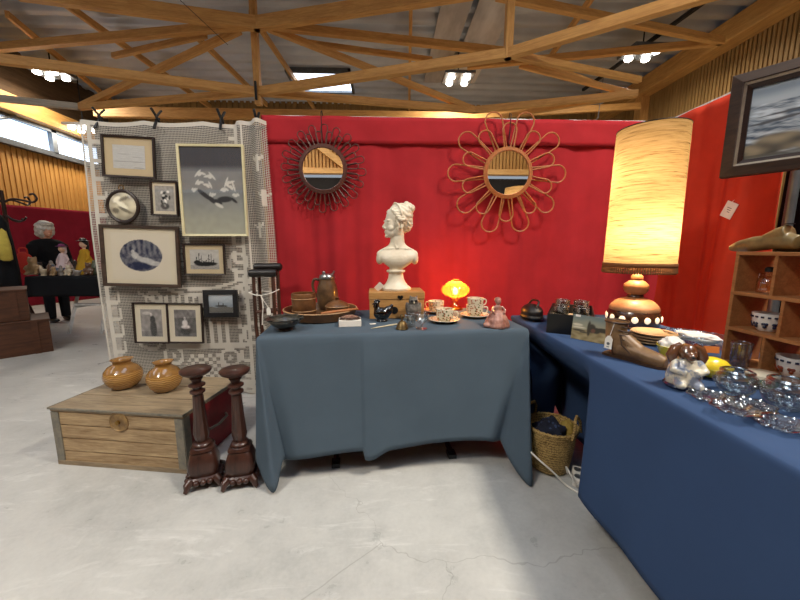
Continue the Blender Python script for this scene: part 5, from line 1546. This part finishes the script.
# dog figurine
m_dogbr = pbr('brown_glazed', '#5f3d26', .18, coat=.7, var=.3, scale=25)
m_dogwh = pbr('cream_blue_glaze', '#c9c2ae', .16, coat=.7, col2='#7e8696', scale=26, lo=.48, hi=.56)
m_dognv = pbr('navy_base', '#27304a', .2, coat=.6)
t = thing('dog_figurine', 'glazed dog figurine with brown floppy ears in pale clothes', 'figurine', on(682, 386), -.35)
h = M(); h.lathe([(.001, .008), (.042, .008), (.046, .03), (.04, .065), (.028, .09), (.001, .096)], 28, lobes=6, amp=.05)
for s_ in (-1, 1): h.tube([(s_ * .028, -.008, .085), (s_ * .04, -.03, .06), (s_ * .012, -.046, .055)], [.013, .012, .010], 10); h.ell((s_ * .022, -.036, .018), (.016, .026, .014))
organic(h, 'clothed_body', m_dogwh, t, .003, 3)
h = M(); h.ell((0, -.004, .112), (.027, .027, .026)); h.ell((0, -.028, .103), (.015, .018, .013)); h.ell((0, -.03, .096), (.010, .012, .007))
for s_ in (-1, 1): h.ell((s_ * .012, -.024, .113), (.006, .006, .006))
organic(h, 'head', m_dogbr, t, .0028, 3)
for s_ in (-1, 1):
    m = M(); m.tube([(s_ * .016, -.002, .132), (s_ * .032, -.004, .122), (s_ * .040, -.006, .098), (s_ * .036, -.008, .078)], [.010, .013, .015, .009], 12); m.build('ear', m_dogbr, t)
    M().ell((s_ * .010, -.0275, .1155), (.0035, .0025, .0035), nu=10, nv=6).build('eye', m_black, t)
M().ell((0, -.046, .106), (.006, .004, .0045), nu=10, nv=6).build('nose', m_black, t)
M().lathe([(.001, 0), (.047, 0), (.05, .006), (.046, .012), (.001, .013)], 30, cap=False, lobes=5, amp=.04).build('base', m_dognv, t)
# lemon box
t = thing('lemon_dish', 'shiny yellow lemon-shaped lidded dish', 'dish', on(710, 377.5), -.35)
m = M(); m.lathe([(.001, -.062), (.006, -.058), (.012, -.050), (.026, -.036), (.034, -.015), (.036, .0), (.034, .015), (.026, .036), (.012, .050), (.007, .058), (.001, .062)], 36, rot=(0, PI / 2, 0), c=(0, 0, .036), cap=False); m.build('lemon_body', m_lemon, t)
M().tube([(.0365 * math.cos(a * PI / 20) * 1.55, .0365 * math.sin(a * PI / 20), .036) for a in range(40)], .0012, 5, closed=True).build('lid_seam', m_yellow, t)
# long glass dish with lacy edge
p = on(697, 345)
t = thing('glass_dish', 'long clear glass dish with upright lacy rim behind the lemon', 'dish', p, -1.0)
SX = Matrix.Diagonal((1.55, 1, 1, 1))
M().lathe([(.001, .002), (.06, 0), (.065, .006), (.078, .03), (.088, .048), (.082, .048), (.07, .026), (.06, .010), (.001, .008)], 60, cap=False, lobes=20, amp=.02).xf(SX).build('dish_body', m_crystal, t)
M().tube([(1.55 * .086 * (1 + .03 * math.cos(a * PI / 2)) * math.cos(a * PI / 40), .086 * (1 + .03 * math.cos(a * PI / 2)) * math.sin(a * PI / 40), .049) for a in range(80)], .0025, 6, closed=True).build('lacy_rim', m_glass_rim, t)
lumpcloth('lace_doily', (p.x, p.y, Z0 + .036), (.05, .085, .022), m_lacewhite, 'white lace doily lying in the long glass dish', 'doily', 15, (0, 0, .45))
m_orange = pbr('orange_card', '#c8722d', .6, var=.1)
o = thing('orange_card', 'small orange card standing before the long glass dish', 'card', on(711.5, 353), -.2, rot=(-.25, 0, -.35))
M().box((0, 0, .014), (.052, .002, .027)).build('card_sheet', m_orange, o, smooth=False); M().box((0, .008, .010), (.03, .002, .024), (.6, 0, 0)).build('back_flap', m_orange, o, smooth=False)
# tumbler
g_ = goblet(on(738, 370), .029, .10, 'tall clear glass tumbler standing before the wooden shelf', name='glass_tumbler', foot=False)
# round glass bowls
def round_bowl(p, r, label):
    t = thing('glass_bowl', label, 'bowl', p, group='round clear glass bowls')
    m = M(); m.lathe([(.001, .002), (r * .5, 0), (r * .8, r * .25), (r, r * .75), (r * .93, r * 1.15), (r * .70, r * 1.42), (r * .66, r * 1.46), (r * .60, r * 1.44), (r * .84, r * 1.12), (r * .92, r * .75), (r * .74, r * .32), (.001, r * .12)], 40, cap=False); m.build('bowl_body', m_glass, t)
    for k in range(9):
        a = 2 * PI * k / 9
        M().ell((r * .90 * math.cos(a), r * .90 * math.sin(a), r * .75), (r * .18, r * .18, r * .18), nu=12, nv=8).build('bubble', m_glass, t)
    m = M()
    for k in range(3): m.tube([(r * (.66 + .05 * k) * math.cos(a * PI / 18), r * (.66 + .05 * k) * math.sin(a * PI / 18), r * (1.47 - .03 * k)) for a in range(36)], .0022, 6, closed=True)
    m.build('rim', m_glass_rim, t)
    return t
round_bowl(on(734, 394), .05, 'round clear glass bowl behind the crystal plates, left of the other')
round_bowl(on(785, 408), .055, 'round clear glass bowl at the right edge before the shelf')
# green round box
m_green = pbr('green_enamel', '#5f9079', .25, coat=.5)
t = thing('round_box', 'small green box with white lid between the glass bowls', 'box', on(761, 384))
M().lathe([(.001, 0), (.036, 0), (.039, .004), (.039, .026)], 36, cap=False).build('box_body', m_green, t)
M().lathe([(.041, .024), (.041, .034), (.034, .04), (.001, .042)], 36, cap=False).build('lid', m_china_w, t)
# crystal plates
m_cryst2 = glassy('cut_crystal_plate', '#f7f9fa', .11, .05, bump=.4)
for (x, y, r, dz, lab) in ((709.5, 400, .050, 0, 'scalloped crystal plate nearest the dog figurine'), (749, 409, .052, 0, 'scalloped crystal plate in the middle, behind the front one'), (733.5, 417, .048, .013, 'scalloped crystal plate closest to the table edge'), (779, 427, .053, 0, 'scalloped crystal plate nearest the right picture edge')):
    t = thing('crystal_plate', lab, 'plate', on(x, y) + Vector((0, 0, dz)), x * .1, group='scalloped crystal plates on the navy cloth')
    M().lathe([(.001, 0), (r * .55, 0), (r * .8, .004), (r, .011), (r * .98, .014), (r * .75, .008), (r * .5, .005), (.001, .004)], 80, cap=False, lobes=8, amp=.07).build('plate_body', m_cryst2, t, angle=60)
    m = M()
    m.tube([(r * (.985 + .07 * math.cos(8 * a * PI / 48)) * math.cos(a * PI / 48), r * (.985 + .07 * math.cos(8 * a * PI / 48)) * math.sin(a * PI / 48), .0135) for a in range(96)], .0022, 6, closed=True)
    m.build('scalloped_rim', m_glass_rim, t)
    m = M()
    for k in range(8):
        a = 2 * PI * k / 8; m.ell((r * .68 * math.cos(a), r * .68 * math.sin(a), .008), (r * .2, r * .12, .005), (0, 0, a), nu=10, nv=6)
    m.build('cut_pattern', m_crystal, t)

# ------------------------------------------------------------------ shelf unit
m_shelf = wood('shelf_pine', '#9c6b40', '#7b4f2b', 'y', 4, .5)
SXF, SD, SY1, SY0, SZ0 = 1.27, .14, PX(736, 253, 1.27).y, .6, Z0
t = thing('shelf_unit', 'small open-backed wooden shelf with compartments on the right table', 'shelf', (SXF, SY0, SZ0))
SL = SY1 - SY0; zr = [0, .141, .272, .415]; th_ = .012
for z in zr: M().box((SD / 2, SL / 2, z + (.006 if z == 0 else -.006)), (SD, SL, th_)).build('shelf_board', m_shelf, t, smooth=False, bevel=.001)
for y in (th_ / 2, SL - th_ / 2): M().box((SD / 2, y, .2075), (SD - .002, th_, .391)).build('side_board', m_shelf, t, smooth=False, bevel=.001)
dY = lambda x, y: PX(x, y, SXF + .01).y
divs = ((dY(764, 350), dY(764, 350) - .19, dY(764, 350) - .38), (dY(783, 315), dY(783, 315) - .18, dY(783, 315) - .36), (dY(776, 275), dY(776, 275) - .18, dY(776, 275) - .36))
for r_ in range(3):
    for yy in divs[r_]:
        za, zb = zr[r_] + (th_ if r_ == 0 else 0), zr[r_ + 1] - th_
        M().box((SD / 2, yy - SY0, (za + zb) / 2), (SD - .006, .009, zb - za)).build('divider', m_shelf, t, smooth=False)
def shelf_z(r_): return SZ0 + (zr[r_] if r_ else th_) + .001
SXm = SXF + .062
# shoe lasts on top
m_last = pbr('old_last_wood', '#7d6a42', .4, col2='#54452a', scale=16, coat=.2)
def last(y, label, xx):
    t = thing('shoe_last', label, 'shoe last', (xx, y, SZ0 + .4165), 0, group='wooden shoe lasts on top of the shelf')
    h = M()
    h.tube([(0, .115, .011), (0, .08, .018), (0, .03, .026), (0, -.02, .032), (0, -.07, .034), (0, -.10, .03)], [.011, .022, .027, .025, .027, .022], 16)
    h.tube([(0, .0, .04), (0, -.04, .055), (0, -.07, .066)], [.018, .024, .024], 14)
    organic(h, 'last_body', m_last, t, .003, 4)
    M().lathe([(.012, 0), (.012, .003)], 14, (0, -.066, .0885)).build('top_plate', m_dsteel, t)
    return t
last(1.15, 'wooden shoe last on the far left end of the shelf top', SXF + .05)
last(1.03, 'wooden shoe last at the right on the shelf top by the picture edge', SXF + .085)
# perfume bottle
p = PX(766, 293, SXm)
m_scent = glassy('pinkish_glass', '#f3d9c0', .16, .05)
t = thing('perfume_bottle', 'small glass perfume bottle with loop handles in the top shelf row', 'bottle', (SXm, p.y, shelf_z(2)))
M().lathe([(.001, 0), (.026, 0), (.028, .006), (.028, .04), (.022, .052), (.012, .058), (.011, .07), (.014, .073), (.009, .073)], 28, cap=False).build('bottle_body', m_scent, t)
M().lathe([(.012, .073), (.013, .085), (.008, .09), (.001, .091)], 20, cap=False).build('stopper', m_dsteel, t)
for s_ in (-1, 1): M().tube(smooth_path([Vector(q) for q in ((0, s_ * .012, .066), (0, s_ * .028, .064), (0, s_ * .032, .045), (0, s_ * .027, .034))], 6), .0025, 6).build('handle', m_scent, t)
# hearts bowl: white with dark band marks and hearts
m_navyg = pbr('navy_glaze', '#1d2440', .2, coat=.5)
m_whiteg = pbr('white_glaze', '#d9d6d2', .18, coat=.5, var=.04)
m_rust = pbr('rust_glaze', '#7b3a26', .25, coat=.4)
def patterned_bowl(loc, r, h_, label, cup_=False):
    t = thing('patterned_bowl', label, 'bowl', loc, 0)
    M().lathe([(.001, 0), (r * .55, 0), (r * .62, .004), (r * .9, h_ * .4), (r, h_), (r * .95, h_), (r * .84, h_ * .4), (r * .55, .008), (.001, .007)], 40, cap=False).build('bowl_body', m_whiteg, t)
    m = M()
    for k in range(16):
        a = 2 * PI * k / 16; q = r * .985
        m.box((q * math.cos(a), q * math.sin(a), h_ * .80), (.004, r * .2, h_ * .10), (0, 0, a))
    m.build('band_marks', m_navyg, t, smooth=False)
    m = M()
    for k in range(9):
        a = 2 * PI * (k + .3) / 9; q = r * .885
        m.ell((q * math.cos(a - .1), q * math.sin(a - .1), h_ * .42), (.004, r * .13, r * .13), (0, 0, a), nu=12, nv=8); m.ell((q * math.cos(a + .1), q * math.sin(a + .1), h_ * .42), (.004, r * .13, r * .13), (0, 0, a), nu=12, nv=8)
        m.ell((q * .93 * math.cos(a), q * .93 * math.sin(a), h_ * .27), (.004, r * .13, r * .16), (0, .25, a), nu=12, nv=8)
    m.build('heart_marks', m_navyg if not cup_ else m_rust, t)
    return t
p = PX(765, 330, SXm); patterned_bowl((SXm, p.y - .003, shelf_z(1)), .042, .062, 'white bowl with dark heart pattern in the middle shelf row')
p = PX(791, 370, SXm); patterned_bowl((SXm, PX(794, 365, SXm).y, shelf_z(0)), .044, .065, 'white and rust patterned bowl in the bottom shelf row', True)

# ================================================================== PERSON AND NEIGHBOUR'S FIGURINES
m_skin = pbr('skin', '#c08a70', .55, var=.06)
m_hair = pbr('grey_hair', '#9b958c', .7, col2='#c9c4bb', scale=40, bump=.4)
m_sweater = fabric('black_knit', '#0f1013', 200, .95, .2, .4)
m_trous = fabric('dark_trousers', '#1c1f26', 300)
pz_ = PY(46, 231, 5.66); s0 = pz_.z - 1.50
t = thing('person', 'grey-haired person in black jumper behind the black table at far left', 'person', (pz_.x, 5.66, 0), math.radians(-20))
SC = (pz_.z) / 1.50
def P3(x, y, z): return (x, y, z)
bd_ = M()        # faces +x
bd_.ell((.0, 0, 1.535), (.088, .072, .095)); bd_.ell((.03, 0, 1.48), (.062, .056, .075)); bd_.ell((.055, 0, 1.43), (.03, .03, .022))
bd_.tube([(.085, 0, 1.515), (.105, 0, 1.478)], [.009, .014], 8); bd_.ell((.088, 0, 1.452), (.010, .022, .006)); bd_.ell((.086, 0, 1.442), (.010, .018, .006))
for s_ in (-1, 1):
    bd_.ell((.078, s_ * .03, 1.525), (.014, .022, .007)); bd_.ell((.072, s_ * .031, 1.507), (.011, .013, .009)); bd_.ell((-.002, s_ * .073, 1.49), (.018, .010, .03))
bd_.tube([(-.02, 0, 1.46), (-.03, 0, 1.36), (-.03, 0, 1.30)], [.05, .052, .07], 14)
bd_.tube([(-.02, 0, 1.32), (0, 0, 1.15), (0, 0, .98), (0, 0, .86)], [.10, .125, .12, .13], 18)
for s_ in (-1, 1):
    bd_.tube([(-.02, s_ * .10, 1.30), (-.01, s_ * .18, 1.27), (.02, s_ * .22, 1.02), (.20, s_ * .15, .93), (.27, s_ * .12, .93)], [.06, .06, .045, .034, .027], 12)
    bd_.tube([(0, s_ * .08, .86), (.01, s_ * .095, .48), (0, s_ * .10, .08)], [.085, .058, .038], 12); bd_.ell((.05, s_ * .10, .035), (.11, .04, .033))
    bd_.ell((.315, s_ * .11, .93), (.045, .036, .014))
    for k, ln in enumerate((.062, .072, .068, .052)):
        y = s_ * .11 + (k - 1.5) * .019
        bd_.tube([(.345, y, .932), (.345 + ln * .5, y * 1.0, .93), (.345 + ln, y, .918)], [.0092, .0085, .0075], 8)
    bd_.tube([(.29, s_ * .11 - s_ * .03, .93), (.325, s_ * .11 - s_ * .052, .925), (.35, s_ * .11 - s_ * .055, .92)], [.011, .010, .008], 8)
organic(bd_, 'body', m_skin, t, .006, 3)
hr = M()
def hf(q): return q * (1 + .05 * math.sin(q.z * 9 + q.x * 5) + .05 * nz(q.x * 4, q.y * 4, q.z * 4))
hr.ell((-.030, 0, 1.555), (.122, .118, .112), None, 40, 26, hf); hr.ell((-.055, 0, 1.48), (.098, .115, .11), None, 40, 26, hf); hr.ell((.040, 0, 1.605), (.07, .09, .045), None, 30, 20, hf)
for s_ in (-1, 1): hr.ell((.0, s_ * .08, 1.50), (.045, .028, .075), None, 20, 14, hf)
organic(hr, 'hair', m_hair, t, .008, 2)
sw = M(); sw.tube([(-.025, 0, 1.375), (-.02, 0, 1.32), (0, 0, 1.15), (0, 0, .98), (0, 0, .84)], [.07, .15, .185, .18, .175], 20); sw.ell((-.02, 0, 1.27), (.14, .24, .11))
for s_ in (-1, 1): sw.tube([(-.02, s_ * .12, 1.28), (-.01, s_ * .19, 1.25), (.02, s_ * .23, 1.02), (.20, s_ * .155, .93), (.25, s_ * .135, .93)], [.08, .078, .062, .052, .044], 14)
organic(sw, 'jumper', m_sweater, t, .009, 3)
tr2 = M(); tr2.tube([(0, 0, .90), (0, 0, .80)], [.145, .15], 18)
for s_ in (-1, 1): tr2.tube([(0, s_ * .08, .86), (.01, s_ * .095, .48), (0, s_ * .10, .07)], [.098, .075, .062], 14)
organic(tr2, 'trousers', m_trous, t, .009, 2)
sh_ = M()
for s_ in (-1, 1): sh_ = M(); sh_.ell((.05, s_ * .10, .040), (.125, .048, .039)); sh_.build('shoe', m_black, t)
t.scale = (SC, SC, SC)

# figurines on the far-left table
zt2 = zt_ + .004
def onl(x, y): p = PY(x, y, ty + .2); return Vector((p.x, ty + .2, zt2))
def atl(x, yy): p = PY(x, 270, yy); return Vector((p.x, yy, zt2))
m_dollskin = pbr('doll_skin', '#cda58a', .4)
def doll(p, hgt, dress, hairm, label, name='doll', hat=None, rz=0):
    t = thing(name, label, 'doll', p, rz); k = hgt / .4
    S_ = Matrix.Scale(k, 4)
    M().lathe([(.001, 0), (.10, 0), (.105, .02), (.07, .14), (.04, .22), (.045, .26), (.03, .285), (.001, .29)], 30, cap=False, lobes=8, amp=.06).xf(S_).build('dress', dress, t)
    h = M(); h.tube([(0, 0, .27), (0, 0, .31)], [.016, .016], 10); h.ell((0, 0, .342), (.036, .038, .043)); h.ell((0, -.036, .338), (.007, .008, .008)); h.xf(S_).build('head', m_dollskin, t)
    m = M(); m.ell((0, .010, .355), (.042, .040, .040)); m.ell((0, .026, .32), (.036, .022, .05)); m.xf(S_).build('hair', hairm, t)
    for s_ in (-1, 1): M().tube([(s_ * .036, 0, .262), (s_ * .07, -.01, .20), (s_ * .06, -.04, .15)], [.017, .014, .010], 8).xf(S_).build('arm', dress, t)
    if hat: M().lathe([(.06, .378), (.062, .384), (.035, .388), (.03, .41), (.001, .415)], 24, cap=False).xf(S_).build('hat', hat, t)
    return t
m_ydress = fabric('yellow_dress', '#b58d2c', 300); m_wdress = fabric('white_dress', '#cdb9bb', 300); m_pinkhat = fabric('purple_hat', '#7b3f68', 300)
doll(atl(87, ty + .42), .50, m_ydress, m_black, 'doll in yellow dress with black hair on the far-left table', hat=m_black, rz=-.3)
doll(atl(65, ty + .36), .42, m_wdress, m_wdress, 'white cone-skirted doll with purple cap on the far-left table', hat=m_pinkhat)
def simple_fig(p, k, mat, label, shape, rz=0):
    t = thing('figurine', label, 'figurine', p, rz, group='figurines crowded on the far-left table')
    S_ = Matrix.Scale(k, 4); h = M()
    if shape == 0:     # seated bear
        h.ell((0, 0, .45), (.33, .28, .42)); h.ell((0, -.03, .98), (.26, .24, .24)); h.ell((0, -.25, .92), (.11, .1, .09))
        for s_ in (-1, 1): h.ell((s_ * .2, 0, 1.18), (.09, .06, .09)); h.tube([(s_ * .28, -.05, .65), (s_ * .4, -.25, .42)], [.11, .09], 8); h.tube([(s_ * .2, -.1, .14), (s_ * .28, -.45, .12)], [.14, .11], 8)
    elif shape == 1:   # standing bird
        h.ell((0, 0, .45), (.42, .27, .33)); h.tube([(-.25, 0, .6), (-.33, 0, .95)], [.18, .13], 10); h.ell((-.35, 0, 1.02), (.17, .14, .15)); h.tube([(-.48, 0, 1.0), (-.66, 0, .95)], [.06, .02], 8); h.tube([(.3, 0, .55), (.62, 0, .8)], [.18, .05], 8); h.lathe([(.001, 0), (.28, 0), (.28, .1), (.1, .2)], 16)
    else:              # robed figure
        h.lathe([(.001, 0), (.36, 0), (.34, .1), (.24, .6), (.2, .85), (.001, .95)], 20, lobes=6, amp=.05); h.ell((0, 0, 1.08), (.16, .17, .19))
        for s_ in (-1, 1): h.tube([(s_ * .18, 0, .85), (s_ * .34, -.1, .6), (s_ * .14, -.28, .55)], [.09, .08, .06], 8)
    h.xf(S_); organic(h, 'figure_body', mat, t, .09 * k, 2)
    return t
fc = {'brown': '#5a4030', 'grey': '#77706a', 'tan': '#9a7f5c', 'dark': '#2b2422', 'cream': '#b9ab93', 'blue': '#4b5468', 'green': '#4d5540'}
fm = {k: pbr('figurine_' + k, v, .35, scale=30, coat=.3) for k, v in fc.items()}
k = 0
rows_ = [(34, .16, .20, 'tan', 0), (40, .30, .14, 'dark', 0), (43, .07, .12, 'cream', 1), (50.5, .15, .12, 'brown', 2), (52, .53, .15, 'grey', 2), (54, .08, .10, 'tan', 0), (58, .20, .13, 'blue', 1), (61, .10, .11, 'grey', 2), (69, .08, .12, 'cream', 0), (76, .54, .15, 'dark', 2), (76.5, .05, .10, 'grey', 1), (89, .14, .14, 'brown', 0), (95, .30, .16, 'green', 2), (99, .10, .12, 'dark', 1)]
kind_ = ['bear', 'bird', 'robed figure']
lab_ = ['tan seated bear figurine at the left end of the far table', 'dark seated bear figurine behind the cream bird', 'cream bird figurine near the seated person', 'brown robed figurine right of the cream bird', 'grey robed figurine at the back beside the person', 'small tan bear figurine at the front of the far table', 'blue-grey bird figurine left of the white doll', 'small grey robed figurine before the white doll', 'cream bear figurine between the two dolls', 'dark robed figurine at the back between the dolls', 'grey bird figurine before the yellow-dressed doll', 'brown bear figurine right of the yellow-dressed doll', 'green robed figurine beside the lace edge', 'dark bird figurine next to the lace edge']
for (x, dy, hgt, cc, shp), lb_ in zip(rows_, lab_):
    simple_fig(atl(x, ty + dy), hgt * 1.3 / 1.25, fm[cc], lb_, shp, rz=.4 * math.sin(x))
# red bag at the table end
m_redbag = fabric('bright_red_cloth', '#b3362c', 300)
p = PY(23, 262, 4.6)
h = M(); h.ell((0, 0, .2), (.13, .09, .2), fn=lambda q: q * (1 + .12 * nz(q.x * 3, q.y * 3, q.z * 3 + 5)))
t = thing('red_bag', 'bright red cloth bag standing at the left end of the far table', 'bag', atl(26, ty + .45), .2); t.scale = (.8, .8, .8)
h.build('bag_body', m_redbag, t, angle=180)
M().tube(smooth_path([Vector(q) for q in ((-.06, 0, .36), (-.05, 0, .46), (.05, 0, .46), (.06, 0, .36))]), .012, 8).build('handle', m_redbag, t)
